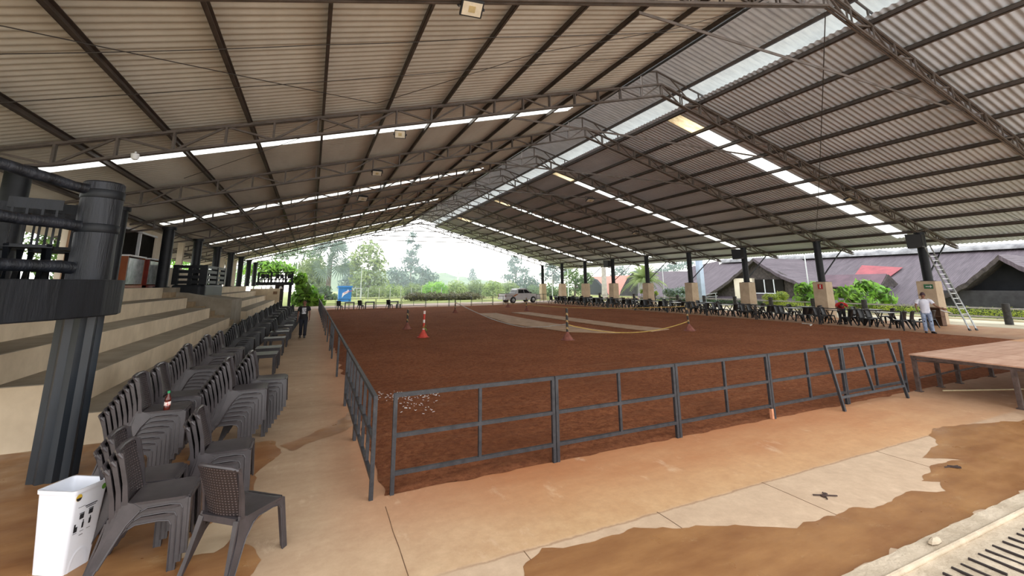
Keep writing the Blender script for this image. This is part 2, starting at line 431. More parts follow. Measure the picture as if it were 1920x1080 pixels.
# ------------------------------------------------------------------ columns
XCR, XCL, ZP = 31.4, -6.06, 2.33
for k in range(1, 10):
    y = TY[k]
    t = thing('roof_column', 'black round steel column on a tall beige pier, %s from the right' % ORD[k - 1], 'column', (XCR, y, 0), 0, 'columns along the right side')
    MB().prism([(-.42, 0), (.42, 0), (.36, ZP), (-.36, ZP)], 'y', -.42, .42).build('pier', m_pier, t, bevel=.02)
    MB().lathe([(.34, ZP), (.34, ZP + .03), (.215, ZP + .03), (.215, 5.0), (.27, 5.0), (.27, 5.06)], 20).build('shaft', m_black, t, smooth=True)
    MB().bar((.2, 0, ZP + .35), (2.75, 0, 4.55), .06, .06).build('brace', m_black, t)
for k in range(1, 10):
    t = tag(MB().lathe([(.3, 2.3), (.3, 2.34), (.22, 2.34), (.22, 4.86), (.28, 4.86), (.28, 4.98)], 20).build('stand_column', m_black, smooth=True, loc=(XCL, TY[k], 0)),
            'black round column at the back of the grandstand, %s from the left' % ORD[k - 1], 'column', 'columns along the grandstand')

# ------------------------------------------------------------------ grandstand
XS = [-2.6, -3.33, -4.14, -5.05, -5.98]
def stand(y0, y1, back, starts=None):
    mb = MB()
    for i, x in enumerate(XS):
        z0, z1 = .46 * i, .46 * (i + 1)
        ya_ = starts[i] if starts else y0
        xb = back if i == 4 else XS[i + 1]
        mb.box(xb, x, ya_, y1, 0, z1 - .012, 0)
        mb.box(xb, x + .012, ya_ - .012, y1, z1 - .012, z1, 1)
    return mb
structure(stand(9.24, 24.3, -16).build('grandstand', [m_riser, m_tread]), 'stepped tan concrete seating, nearer block')
structure(stand(30, 51.6, -16).build('grandstand', [m_riser, m_tread]), 'stepped tan concrete seating, farther block')
mb = MB()
for i in range(9): mb.box(-16 if i == 8 else -2.6 - .42 * i - 3.4, -2.6 - .42 * i, 24.3, 26.4, 0, .23 * (i + 1), 1 if i > 20 else 0)
mb.box(-16, -6.0, 26.4, 30, 0, 2.29, 1)
m_stair = M('worn_brown_concrete', (168, 146, 116), (142, 120, 92), 2, .85)
structure(mb.build('stairway', [m_stair, m_tread]), 'concrete stairs between the two seating blocks')
par = [(-3.6, 0), (-3.6, 1.66), (-4.1, 1.72), (-4.9, 1.86), (-5.6, 2.02), (-6.0, 2.05), (-6.0, 0)]
structure(MB().prism(par, 'y', 26.4, 29.98).build('wall_stair', m_tread), 'grey curved parapet beside the stairs')
structure(MB().box(-2.95, -2.6, 24.4, 29.9, 0, .46).box(-2.9, -2.4, 27.0, 28.2, .0, .62).build('wall_low', m_stair), 'low blocks at the foot of the stairs')
# back rooms of the grandstand
mb = MB().box(-7.7, -7.5, 19.3, 29, 2.3, 3.45).box(-7.7, -7.5, 19.3, 23.6, 3.45, 5.1).box(-7.7, -7.5, 28.2, 29, 3.45, 5.1).box(-7.7, -7.5, 23.6, 28.2, 4.9, 5.1)
structure(mb.build('wall_left', m_cream), 'cream wall behind the grandstand')
wnd = MB().box(-7.66, -7.6, 23.6, 28.2, 3.45, 4.9).build('window_1', m_darkglass); structure(wnd)
fr = MB().box(-7.6, -7.48, 25.8, 25.9, 3.45, 4.9).box(-7.6, -7.48, 23.6, 28.2, 4.82, 4.9).box(-7.6, -7.48, 23.6, 28.2, 3.45, 3.53).build('window_frame', m_white); fr.parent = wnd
m_woodbrown = M('brown_wood', (150, 116, 84), (124, 92, 64), 4, .6, sc=(1, 1, .2))
structure(MB().box(-7.5, -6.75, 19.2, 19.45, 2.3, 4.95).build('wall_end', m_woodbrown), 'brown end panel of the stand kiosk')
structure(MB().box(-7.6, -7.45, 29, 41, 2.3, 3.4).build('wall_low', m_cream), 'low pale wall at the back of the stand')
structure(MB().box(-7.7, -7.4, 33, 33.3, 3.4, 5.0).box(-7.7, -7.4, 37.5, 37.8, 3.4, 5.0).build('wall_left', m_cream), 'cream posts at the back of the stand')
structure(MB().box(-7.6, -6.9, 44.2, 44.4, 2.3, 4.7).box(-7.6, -6.7, 49.2, 49.4, 2.3, 4.75).build('wall_left', m_cream), 'cream cross walls at the back of the stand')
structure(MB().box(-5.6, -2.95, 51.7, 51.95, 0, 2.05).build('wall_far', m_riser), 'tan wall closing the far end of the stand')
# ------------------------------------------------------------------ plastic chairs
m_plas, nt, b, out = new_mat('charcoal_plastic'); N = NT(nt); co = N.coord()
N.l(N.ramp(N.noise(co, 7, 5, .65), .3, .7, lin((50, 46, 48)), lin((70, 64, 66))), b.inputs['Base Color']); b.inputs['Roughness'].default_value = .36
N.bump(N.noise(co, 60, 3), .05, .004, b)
m_weave, nt, b, out = new_mat('woven_charcoal_plastic'); N = NT(nt); co = N.coord('UV')
co = N.coord()
wv1 = N.n('ShaderNodeTexWave', wave_type='BANDS', bands_direction='Y'); wv1.inputs['Scale'].default_value = 11; N.l(co, wv1.inputs['Vector'])
wv2 = N.n('ShaderNodeTexWave', wave_type='BANDS', bands_direction='Z'); wv2.inputs['Scale'].default_value = 14; N.l(co, wv2.inputs['Vector'])
h = N.math('MULTIPLY', wv1.outputs['Fac'], wv2.outputs['Fac'])
N.l(N.ramp(h, .55, .8, lin((42, 36, 37)), lin((96, 84, 84))), b.inputs['Base Color']); b.inputs['Roughness'].default_value = .4
N.bump(h, .5, .006, b)
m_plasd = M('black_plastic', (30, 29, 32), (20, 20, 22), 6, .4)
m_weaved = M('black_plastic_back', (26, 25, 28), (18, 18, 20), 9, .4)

def chair_meshes(mp, mw):
    S = {}
    def seat(u, v):          # u 0 back .. 1 front, v across
        x = -.21 + .45 * u; wv = .205 + .025 * u
        if u > .82: wv -= .05 * ((u - .82) / .18) ** 2
        y = (v - .5) * 2 * wv
        z = .435 - .018 * sin(pi * u) * sin(pi * v) - (.03 * ((u - .85) / .15) ** 2 if u > .85 else 0)
        return (x, y, z)
    mb = MB().slab(seat, 10, 8, (0, 0, -.02))
    def T(z): return .192 + .05 * (1 - z / .43)          # sides flare toward the floor so chairs nest
    def plate(mb, poly, s, th=.016, lip=None):
        n = len(poly); vs_ = [(x, s * (T(z) + 0), z) for x, z in poly] + [(x, s * (T(z) + th), z) for x, z in poly]
        mb.add(vs_, [list(range(n)), list(reversed(range(n, 2 * n)))] + [[i, n + i, n + (i + 1) % n, (i + 1) % n] for i in range(n)])
        if lip: mb.path([(x, s * (T(z) + th), z) for x, z in lip], .0065, 6)
    for s in (-1, 1):        # side skirts
        plate(mb, [(-.2, .43), (.2, .425), (.215, .375), (.1, .385), (-.06, .385), (-.14, .36), (-.2, .33)], s, lip=[(.19, .34), (.172, .372), (.1, .385), (-.06, .385), (-.13, .35)])
    mb.box(.212, .232, -.19, .19, .37, .425)
    S['seat'] = mb.mesh('seat', mp, True)
    def back(u, v):
        z = .41 + .445 * u; lean = -.2 - .10 * u - .03 * u * u
        hw = .165 + .04 * u; c = .035 * (1 - ((v - .5) * 2) ** 2)
        if u > .9: z -= .012 * (abs(v - .5) * 2) ** 3
        return (lean - c, (v - .5) * 2 * hw, z)
    mb = MB().slab(back, 8, 8, (-.012, 0, 0), 1)
    for s in (-1, 1):        # uprights either side
        pts = [(-.195, .39), (-.225, .60), (-.285, .84), (-.31, .845), (-.318, .835), (-.258, .60), (-.235, .39)]
        mb.prism(pts, 'y', s * .185, s * .212)
    mb.path([(-.285, -.205, .80), (-.315, -.205, .835), (-.34, -.17, .852), (-.352, 0, .858), (-.34, .17, .852), (-.315, .205, .835), (-.285, .205, .80)], [.012, .018, .02, .02, .02, .018, .012], 8); mb.bar((-.25, -.18, .42), (-.25, .18, .42), .03, .05)
    S['backrest'] = mb.mesh('backrest', [mp, mw], True)
    for s, nm in ((-1, 'leg_a'), (1, 'leg_b')):
        mb = MB(); plate(mb, [(.14, .40), (.225, .42), (.25, 0), (.212, 0), (.19, .33)], s, .018, lip=[(.19, .34), (.212, 0)])
        mb.add([(.222, s * (T(.41) + .018), .41), (.222, s * .14, .41), (.244, s * .2, 0), (.247, s * (T(0) + .018), 0), (.242, s * (T(.41) + .018), .41), (.242, s * .14, .41), (.262, s * .2, 0), (.265, s * (T(0) + .018), 0)], [(0, 1, 2, 3), (7, 6, 5, 4), (0, 4, 5, 1), (1, 5, 6, 2), (2, 6, 7, 3), (3, 7, 4, 0)])
        S['f' + nm] = mb.mesh('leg', mp)
        mb = MB(); plate(mb, [(-.1, .385), (-.16, .43), (-.25, .46), (-.275, .30), (-.37, 0), (-.325, 0), (-.19, .28)], s, .02, lip=[(-.11, .37), (-.19, .28), (-.325, 0)])
        mb.bar((-.26, s * (T(.4) - .01), .43), (-.362, s * (T(0) - .01), 0), .05, .014, (1, 0, 0), w2=.03)
        S['r' + nm] = mb.mesh('leg', mp)
    for me in S.values():
        bm = bmesh.new(); bm.from_mesh(me); bmesh.ops.recalc_face_normals(bm, faces=bm.faces); bm.to_mesh(me); bm.free()
        try: me.set_sharp_from_angle(angle=radians(40))
        except Exception: pass
    return S
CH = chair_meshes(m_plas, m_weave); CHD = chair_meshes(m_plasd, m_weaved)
def chair(label, loc, rz, group=None, S=None):
    S = S or CH
    t = thing('plastic_chair', label, 'chair', loc, rz, group)
    for k, nm in (('seat', 'seat'), ('backrest', 'backrest'), ('fleg_a', 'leg'), ('fleg_b', 'leg'), ('rleg_a', 'leg'), ('rleg_b', 'leg')):
        o = bpy.data.objects.new(nm, S[k]); COL.objects.link(o); o.parent = t
    return t
def nth(k, n):
    if k == n - 1: return 'topmost'
    if k == 0: return 'lowest'
    j = n - 1 - k
    return ORD[j] + ' from the top'
def stack(x, y, n, where, rz=0, S=None, dz=.059, dx=.038, jit=.0):
    """x, y: centre of the top chair's seat."""
    for k in range(n):
        o = (n - 1 - k) * dx
        a = rz + RN.uniform(-1, 1) * .012
        chair('charcoal plastic chair, %s of %s' % (nth(k, n), where), (x - o * cos(rz), y - o * sin(rz), dz * k), a, 'stacked plastic chairs by the seating', S)
stack(-1.07, 5.27, 3, 'the short stack right of the white bin')
stack(-1.28, 5.74, 3, 'the short stack just behind the front one')
stack(-.73, 6.33, 3, 'the short stack behind the single chair')
stack(-1.56, 7.23, 8, 'the tall stack carrying the bottle')
stack(-1.54, 7.98, 8, 'the tall stack behind the bottle stack')
stack(-.74, 8.06, 8, 'the tall stack beside the walkway')
stack(-.5, 8.72, 8, 'the walkway stack nearest the first table')
chair('single charcoal plastic chair standing alone in front of the stacks, seen from behind', (-.40, 4.97, 0), radians(50), None)
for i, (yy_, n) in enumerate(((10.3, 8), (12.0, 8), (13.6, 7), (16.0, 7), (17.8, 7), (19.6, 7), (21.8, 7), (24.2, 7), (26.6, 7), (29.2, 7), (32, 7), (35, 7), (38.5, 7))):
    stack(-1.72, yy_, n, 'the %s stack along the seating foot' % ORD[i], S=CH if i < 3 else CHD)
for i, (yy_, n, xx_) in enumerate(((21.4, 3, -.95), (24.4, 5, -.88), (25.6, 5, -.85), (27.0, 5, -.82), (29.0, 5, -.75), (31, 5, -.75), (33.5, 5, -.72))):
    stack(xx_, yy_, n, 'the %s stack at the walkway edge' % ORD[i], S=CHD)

# low plastic tables
m_table = M('dark_grey_table', (54, 51, 53), (40, 38, 40), 5, .32)
def table(label, loc, rz=0, w=.76, h=.58, group=None, d=None, mat=None, xleg=False):
    d = d or w; mat = mat or m_table
    t = thing('plastic_table', label, 'table', loc, rz, group)
    MB().box(-w / 2, w / 2, -d / 2, d / 2, h - .03, h).build('tabletop', mat, t, bevel=.008)
    if not xleg:
        MB().box(-w / 2 + .03, w / 2 - .03, -d / 2 + .03, d / 2 - .03, h - .09, h - .03).build('apron', mat, t)
        for sx in (-1, 1):
            for sy in (-1, 1):
                MB().bar((sx * (w / 2 - .05), sy * (d / 2 - .05), 0), (sx * (w / 2 - .06), sy * (d / 2 - .06), h - .03), .05, .05, w2=.07, h2=.07).build('leg', mat, t)
    else:
        for sx in (-1, 1):
            MB().bar((sx * (w / 2 - .08), -d / 2 + .0, 0), (sx * (w / 2 - .08), d / 2 - .08, h - .03), .035, .05).build('leg', mat, t)
            MB().bar((sx * (w / 2 - .12), d / 2 - .0, 0), (sx * (w / 2 - .12), -d / 2 + .08, h - .03), .035, .05).build('leg', mat, t)
        MB().bar((-w / 2 + .08, -d / 4, .15), (w / 2 - .08, -d / 4, .15), .025, .025).build('stretcher', mat, t)
    return t
for i, (x, y) in enumerate(((-1.0, 13.86), (-.98, 15.2), (-1.0, 17.8), (-.98, 20.05), (-.95, 22.9))):
    table('low dark plastic table at the walkway edge, %s one beyond the tall stacks' % ORD[i], (x - .33 + (.33 if i < 0 else .3), y, 0), 0, .66, .58, 'low tables by the walkway')
# bottle on the stack
m_cola = M('red_brown_drink', (96, 34, 22), (70, 22, 14), 4, .12)
m_cap = M('green_bottle_cap', (40, 150, 96), (30, 128, 80), 4, .4)
m_label = M('white_red_bottle_label', (236, 224, 218), (206, 96, 84), 26, .5, lo=.42, hi=.5)
t = thing('drink_bottle', 'plastic bottle of dark red drink with green cap standing on a chair stack', 'bottle', (-1.54, 7.12, .418 + .059 * 7))
bl = MB().lathe([(.03, 0), (.034, .01), (.034, .05), (.032, .055), (.032, .1), (.034, .105), (.033, .13), (.022, .165), (.013, .185), (.013, .2)], 16).build('bottle_body', m_cola, t, smooth=True)
MB().lathe([(.0335, .055), (.0345, .056), (.0345, .1), (.0335, .101)], 16).build('label_band', m_label, t)
MB().lathe([(.016, .198), (.016, .222), (.014, .225)], 12).build('cap', m_cap, t)
# steel guard frames along the first tier
for i, (y0, y1) in enumerate(((9.6, 11.6), (12.9, 15.2))):
    t = thing('guard_frame', 'black steel guard frame standing along the foot of the seating, %s' % ('nearer one' if i == 0 else 'farther one'), 'frame', (-2.42, 0, 0), 0, 'guard frames by the seating')
    MB().bar((0, y0, .8), (0, y1, .8), .04, .04).build('top_rail', m_black, t); MB().bar((0, y0, .4), (0, y1, .4), .04, .04).build('mid_rail', m_black, t)
    for y in (y0, y1): MB().bar((0, y, 0), (0, y, .8), .04, .04, (1, 0, 0)).build('post', m_black, t)

# ------------------------------------------------------------------ steel barrier panels
m_bar, nt, b, out = new_mat('worn_grey_black_steel'); N = NT(nt); co = N.coord()
f1 = N.noise(co, 9, 7, .7); f2 = N.noise(co, 45, 4, .7)
c = N.ramp(f1, .35, .7, lin((28, 30, 35)), lin((60, 60, 64)))
c = N.mix(N.rng(f2, .66, .74, 0, .55), c, lin((176, 158, 146)))
N.l(c, b.inputs['Base Color']); b.inputs['Roughness'].default_value = .5
m_foot = M('orange_dusty_steel', (206, 150, 116), (170, 108, 74), 12, .8)
def barrier(label, length, h=1.085, mids=1, loc=(0, 0, 0), rz=0, group='steel barrier panels', tilt=0, s=.045, rails=True, foot=False):
    """local x along the panel"""
    t = thing('steel_barrier', label, 'barrier', loc, rz, group)
    t.rotation_euler = (tilt, 0, rz)
    def P(p, q, nm, m=m_bar):
        k_ = {'upright': .86, 'mid_rail': .94, 'bottom_rail': .94}.get(nm, 1)
        MB().bar(p, q, s * k_, s * k_, (0, 1, 0)).build(nm, m, t)
    P((0, 0, h - s / 2), (length, 0, h - s / 2), 'top_rail')
    if rails:
        P((s / 2, 0, h * .57), (length - s / 2, 0, h * .57), 'mid_rail'); P((s / 2, 0, h * .2), (length - s / 2, 0, h * .2), 'bottom_rail')
    P((s / 2, 0, 0), (s / 2, 0, h - s), 'post'); P((length - s / 2, 0, 0), (length - s / 2, 0, h - s), 'post')
    for k in range(mids):
        x = length * (k + 1) / (mids + 1)
        P((x, 0, h * .2 if rails else 0), (x, 0, h - s), 'upright')
    if foot: MB().bar((length - s / 2, 0, .002), (length - s / 2, 0, .17), s * 1.06, s * 1.06, (0, 1, 0)).build('dusty_foot', m_foot, t)
    return t
FR = ['corner one at the left', 'second from the left corner', 'third from the left corner', 'fourth from the left corner', 'fifth, behind the leaning panel']
for k in range(5):
    barrier('grey steel barrier panel along the front of the soil, %s' % FR[k], 2.175, 1.085, 1, (.985 + 2.186 * k, 5.6, 0), 0, foot=(k == 2))
barrier('grey steel barrier panel leaning against the front barrier near the platform', 2.2, 1.16, 1, (9.1, 5.33, 0), 0, tilt=radians(-9.5))
LB = [(5.55, 2.12, 3), (7.69, 2.12, 3), (9.85, 3.05, 0), (12.95, 3.1, 0), (16.1, 1.85, 2), (18.0, 2.7, 0), (20.75, 2.7, 0), (23.5, 4.0, 1), (27.55, 4.0, 1), (31.6, 4.0, 1), (35.65, 4.0, 1), (39.7, 4.0, 1), (43.75, 2.9, 1)]
for k, (y, ln, md) in enumerate(LB):
    barrier('grey steel barrier panel between walkway and soil, %s from the front corner' % ORD[k], ln, 1.085, md, (.775, y, 0), radians(90), rails=md in (2, 3))
# far end and right side rails
for k in range(8):
    x = 1.0 + 2.55 * k
    barrier('thin black rail panel at the far end of the soil, %s from the left' % ORD[k], 2.5, 1.0, 1, (x, 46.95 - (.0 if k < 6 else .0), 0), 0, 'far rail panels', s=.04, rails=k in (0, 1, 2, 3, 6))
barrier('thin black rail panel at the far right corner of the soil', 2.0, 1.15, 3, (24.2, 46.6, 0), 0, 'far rail panels', s=.04)
for k in range(9):
    y = 12.0 + 3.9 * k
    barrier('thin black rail along the right side of the soil, %s from the man in white' % ORD[k], 3.85, .92, 0, (26.1, y, 0), radians(90), 'right side rails', s=.045, rails=False)

# ------------------------------------------------------------------ tables and chairs along the right side
m_tabd = M('black_folding_table', (44, 43, 45), (34, 33, 35), 5, .3)
tk = 0; y = 13.3
while y < 49:
    o_ = ORD[tk] if tk < 20 else 'last'
    table('black cross legged folding table in the right side row, %s from the ladder' % o_, (27.35 + RN.uniform(-.06, .06), y, 0), radians(90), .75, .76, 'tables of the right side row', mat=m_tabd, xleg=True)
    for side, sg in (('nearer', -1), ('farther', 1)):
        for across, dx_ in (('soil side', -.3), ('outer side', .32)):
            chair('black plastic chair, %s end, %s of the %s row table from ladder' % (side, across, o_), (27.35 + dx_ + RN.uniform(-.05, .05), y + sg * (.66 + RN.uniform(-.05, .08)), 0),
                  radians(90) * -sg + RN.uniform(-.15, .15), 'chairs of the right side row', CHD)
    y += 2.42; tk += 1
for i in range(9):
    y = 15.0 + 3.9 * i
    table('black folding table in the back row by the piers, %s from the ladder' % ORD[i], (29.6, y, 0), radians(90), .75, .76, 'tables of the back row', mat=m_tabd, xleg=True)
    for sg, wd in ((-1, 'nearer'), (1, 'farther')):
        chair('black plastic chair on the %s side of the %s back row table' % (wd, ORD[i]), (29.6, y + sg * .7, 0), radians(90) * -sg, 'chairs of the back row', CHD)
chair('black plastic chair turned to the soil beside the man in white', (27.0, 11.75, 0), radians(115), None, CHD)
chair('black plastic chair behind the man in white, near the pier', (29.0, 12.3, 0), radians(80), None, CHD)
# far end furniture
FE = [((636, 579), 45.6, 'leftmost chair at the far end, in front of the blue kiosk'), ((676, 578), 45.7, 'second chair at the far end, right of the blue kiosk'), ((730, 575.5), 45.7, 'third chair at the far end')]
for (px, py), yv, lb in FE:
    p = on_y(px, py, yv)
    chair('black plastic armless ' + lb, (p.x, yv, 0), radians(-75), 'far end chairs', CHD)
for px, yv, lb in ((655, 45.8, 'in front of the blue kiosk'), (693, 45.9, 'right of the second far chair'), (738, 45.9, 'between the third far chair and the stool')):
    p = on_y(px, 577, yv)
    table('slim black table at the far end, ' + lb, (p.x, yv, 0), 0, .9, .74, 'far end tables', d=.6, mat=m_tabd)
p = on_y(746, 576, 45.8)
t = thing('plastic_stool', 'low black stool at the far end, right of the third far chair', 'stool', (p.x, 45.6, 0))
MB().box(-.2, .2, -.2, .2, .42, .46).build('seat', m_plasd, t)
for sx in (-1, 1):
    for sy in (-1, 1): MB().bar((sx * .2, sy * .2, 0), (sx * .16, sy * .16, .43), .05, .05).build('leg', m_plasd, t)
# ------------------------------------------------------------------ near balcony on a fluted post
PX, PYY = -2.79, 7.9
mb = MB(); n = 40; prof = []
for z in (0, 1.2, 1.98):
    for k in range(n):
        a = 2 * pi * k / n; r = .225 + .018 * cos(a * 10)
        mb.v.append((r * cos(a), r * sin(a), z))
for i in range(2):
    for k in range(n): mb.f.append([i * n + k, i * n + (k + 1) % n, (i + 1) * n + (k + 1) % n, (i + 1) * n + k]); mb.m.append(0)
t = thing('balcony', 'black balcony box on a fluted post in the left foreground', 'balcony', (0, 0, 0))
for q in range(len(mb.v)): mb.v[q] = (mb.v[q][0] + PX, mb.v[q][1] + PYY, mb.v[q][2])
m_flute = M('blue_black_gloss_paint', (34, 42, 50), (22, 27, 33), 3, .42, bump=.15, bscale=14, sc=(1, 1, .3))
mb.build('fluted_post', m_flute, t, smooth=True)
out_ = [(-2.45, 8.12), (-2.37, 7.75), (-2.42, 7.35), (-2.62, 6.75), (-2.98, 6.15), (-3.5, 5.6), (-4.4, 5.1), (-6.2, 4.7), (-6.2, 9.2), (-3.0, 9.0), (-2.6, 8.5)]
MB().prism(out_, 'z', 1.98, 2.44).build('parapet_band', m_blackwood, t, bevel=.015)
# timber post and rails above the band
m_timber = M('black_painted_timber', (38, 41, 49), (13, 15, 19), 3, .5, spec=.4, bump=.6, bscale=10, bdist=.03, sc=(2.5, 2.5, .25))
MB().lathe([(.235, 2.44), (.225, 2.9), (.232, 3.3), (.228, 3.78), (.21, 3.8)], 24, (PX, PYY, 0)).build('timber_post', m_timber, t, smooth=True)
for z in (3.62, 3.14):
    MB().lathe([(.232, z - .06), (.24, z - .05), (.24, z + .05), (.232, z + .06)], 24, (PX, PYY, 0)).build('strap', m_black, t, smooth=True)
for (z0, z1), r in (((3.66, 3.86), .07), ((3.16, 3.2), .072), ((2.6, 2.64), .078)):
    pts = [Vector((-2.86, 7.78, z0)).lerp(Vector((-3.75, 6.75, z1)), i / 6) + Vector((RN.uniform(-.01, .01), 0, RN.uniform(-.012, .012))) for i in range(7)]
    MB().path(pts, [r * RN.uniform(.9, 1.08) for _ in pts], 10).build('timber_rail', m_timber, t, smooth=True)
# slatted chairs on the balcony
def slat_chair(label, loc, rz):
    t = thing('slatted_chair', label, 'chair', loc, rz, 'slatted chairs on the near balcony')
    MB().box(-.22, .22, -.2, .2, .42, .46).build('seat', m_blackwood, t)
    mb = MB().box(-.25, .25, .19, .23, .92, 1.06)
    for x in (-.2, -.07, .07, .2): mb.bar((x, .21, .46), (x, .22, .93), .045, .025)
    mb.build('backrest', m_blackwood, t)
    for s in (-1, 1):
        MB().bar((s * .2, -.3, 0), (s * .19, .2, .46), .05, .04).build('leg', m_blackwood, t); MB().bar((s * .2, .3, 0), (s * .19, -.18, .44), .05, .04).build('leg', m_blackwood, t)
    return t
for px_, yv_, lb_ in ((68, 7.9, 'second from the left'), (134, 8.35, 'nearest its timber post'), (14, 8.3, 'leftmost one'), (108, 8.95, 'hindmost one')):
    p = on_y(px_, 400, yv_); slat_chair('black slatted wooden chair on the near balcony, ' + lb_, (p.x, yv_, 2.44), radians(200))
table('black slatted table on the near balcony behind the rails', (-3.75, 7.15, 2.44), radians(50), .6, .72, None, mat=m_blackwood, xleg=True)

# ------------------------------------------------------------------ middle and far balconies
t = thing('balcony', 'black balcony box with four rails jutting over the stairs', 'balcony', (0, 0, 0))
bp = [(-6.4, 27.2), (-5.15, 27.2), (-4.98, 27.4), (-4.92, 29), (-4.8, 31.0), (-4.9, 31.6), (-5.3, 31.8), (-6.4, 31.8)]
mbb = MB().prism(bp, 'z', 1.62, 2.43); mbb.build('parapet_band', m_black, t, bevel=.12)
for (x, y, w_) in ((-6.3, 27.35, .12), (-5.12, 27.35, .17), (-4.95, 31.6, .12)): MB().box(x - w_, x + w_, y - .12, y + .12, 2.43, 3.42).build('post', m_black, t)
for z in (2.55, 2.81, 3.08, 3.33):
    MB().bar((-6.3, 27.3, z), (-5.1, 27.3, z), .08, .15).build('rail', m_black, t); MB().bar((-5.02, 27.4, z), (-4.88, 31.6, z), .08, .15).build('rail', m_black, t)
MB().box(-5.78, -5.6, 27.26, 27.36, 2.43, 3.35).build('upright', m_black, t); MB().box(-5.03, -4.87, 29.6, 29.9, 2.43, 3.35).build('upright', m_black, t)
table('black table standing inside the middle balcony', (-5.4, 29.0, 2.43), 0, .6, .8, None, mat=m_black)
t = thing('balcony', 'far black balcony on posts beyond the seating, with white lamps below', 'balcony', (0, 54, 0))
MB().box(-5.4, -1.9, -.1, 3.0, 2.38, 2.72).build('floor_band', m_black, t)
for x in (-5.2, -4.0, -2.6, -1.98): MB().box(x - .09, x + .09, -.1, .06, 2.72, 3.78).build('post', m_black, t)
for z in (3.0, 3.35, 3.72): MB().bar((-5.3, -.03, z), (-1.95, -.03, z), .06, .09).build('rail', m_black, t)
for x in (-2.1,): MB().lathe([(.16, 0), (.16, 2.4)], 12, (x, .1, 0)).build('support_post', m_black, t)
MB().box(-3.6, -2.75, .5, .9, 0, 2.38).build('support_wall', M('very_dark_brown_wood', (52, 42, 38), (38, 30, 28), 4, .8), t)
for i, x in enumerate((-4.9, -4.3, -3.5, -2.9, -2.3)):
    chair('black plastic chair standing on the far balcony, %s from the left' % ORD[i], (x, 54.9, 2.72), radians(-90 + 40 * (i % 2)), 'chairs on the far balcony', CHD)
for i, x in enumerate((-4.6, -3.2)): table('black table on the far balcony, %s one' % ('left' if i == 0 else 'right'), (x, 55.8, 2.72), 0, 1.0, .74, 'tables on the far balcony', mat=m_black)
for i, x in enumerate((-3.9, -3.0)):
    l = thing('bell_lamp', 'white bell lamp under the far balcony, %s one' % ('left' if i == 0 else 'right'), 'lamp', (x, 53.85, 2.02), 0, 'lamps under the far balcony')
    MB().lathe([(.2, .0), (.17, .05), (.08, .26)], 14).build('shade', m_white, l, smooth=True); MB().lathe([(.02, .25), (.02, .37)], 8).build('stem', m_black, l)
b_ = thing('wall_box', 'small dark box on the tan wall at the far end of the seating', 'box', (-3.35, 51.68, 1.62))
MB().box(-.18, .18, -.06, 0.0, -.14, .14).build('case', m_woodbrown, b_)

# food display cabinets on the top floor
m_red = M('dark_red_wood', (128, 46, 34), (104, 34, 26), 4, .45)
m_orange = M('orange_brown_wood', (160, 92, 52), (134, 70, 38), 4, .5, sc=(1, 1, .2))
m_glass = M('dull_glass', (168, 172, 174), (126, 130, 134), 3, .12)
for y0, y1, mm, lb in ((21.3, 23.2, m_orange, 'wooden glass fronted food cabinet with brown side on the top step'), (23.75, 25.1, m_red, 'red sided glass fronted food cabinet on the top step beside the column')):
    t = thing('food_cabinet', lb, 'cabinet', (-6.8, y0, 2.3)); L_ = y1 - y0
    MB().box(-.36, .34, 0, .05, 0, 1.2).box(-.36, .34, L_ - .05, L_, 0, 1.2).box(-.36, .36, 0, L_, 0, .1).box(-.36, -.3, 0, L_, 0, 1.2).build('body', mm, t)
    MB().box(.3, .345, .1, L_ - .1, .14, 1.14).build('glass_front', m_glass, t); MB().box(-.38, .38, -.02, L_ + .02, 1.2, 1.26).build('top', m_white, t)

# ------------------------------------------------------------------ white bin
t = thing('waste_bin', 'white open plastic bin with recycling stickers in the left foreground', 'bin', (-1.775, 5.47, 0), radians(-30))
m_binp = M('white_bin_plastic', (238, 240, 246), (228, 230, 238), 2, .3)
W0, D0, W1, D1, HB = .145, .115, .18, .148, .65
def ring(w_, d_, z, r=.03):
    pts = []
    for cx, cy_, a0 in ((w_ - r, d_ - r, 0), (-w_ + r, d_ - r, 90), (-w_ + r, -d_ + r, 180), (w_ - r, -d_ + r, 270)):
        for k in range(5):
            a = radians(a0 + 22.5 * k); pts.append((cx + r * cos(a), cy_ + r * sin(a), z))
    return pts
rings = [ring(W0, D0, .0), ring(W0 + (W1 - W0) * .95, D0 + (D1 - D0) * .95, HB - .03), ring(W1 + .006, D1 + .006, HB - .03), ring(W1 + .008, D1 + .008, HB), ring(W1 - .008, D1 - .008, HB), ring(W0 - .01, D0 - .01, .02)]
mb = MB(); n = len(rings[0])
for r_ in rings: mb.v += r_
for i in range(len(rings) - 1):
    for k in range(n): mb.f.append([i * n + k, i * n + (k + 1) % n, (i + 1) * n + (k + 1) % n, (i + 1) * n + k]); mb.m.append(0)
mb.f.append(list(range(n))); mb.m.append(0); mb.f.append(list(reversed([5 * n + k for k in range(n)]))); mb.m.append(0)
mb.build('bin_body', m_binp, t, smooth=True)
def side(u, z, off=.002):     # a point on the sticker face (+x side), u along y
    f = z / HB; return (W0 + (W1 - W0) * f + off, u * (D0 + (D1 - D0) * f), z)
arch = MB()
for k in range(13):
    a = pi * k / 12
    arch.v.append(side(.72 * cos(a), .0 + .17 * sin(a), .001)); arch.v.append(side(.6 * cos(a), .0 + .15 * sin(a), .004))
for k in range(12): arch.f.append([2 * k, 2 * k + 1, 2 * k + 3, 2 * k + 2]); arch.m.append(0)
arch.build('moulded_arch', m_binp, t, smooth=True)
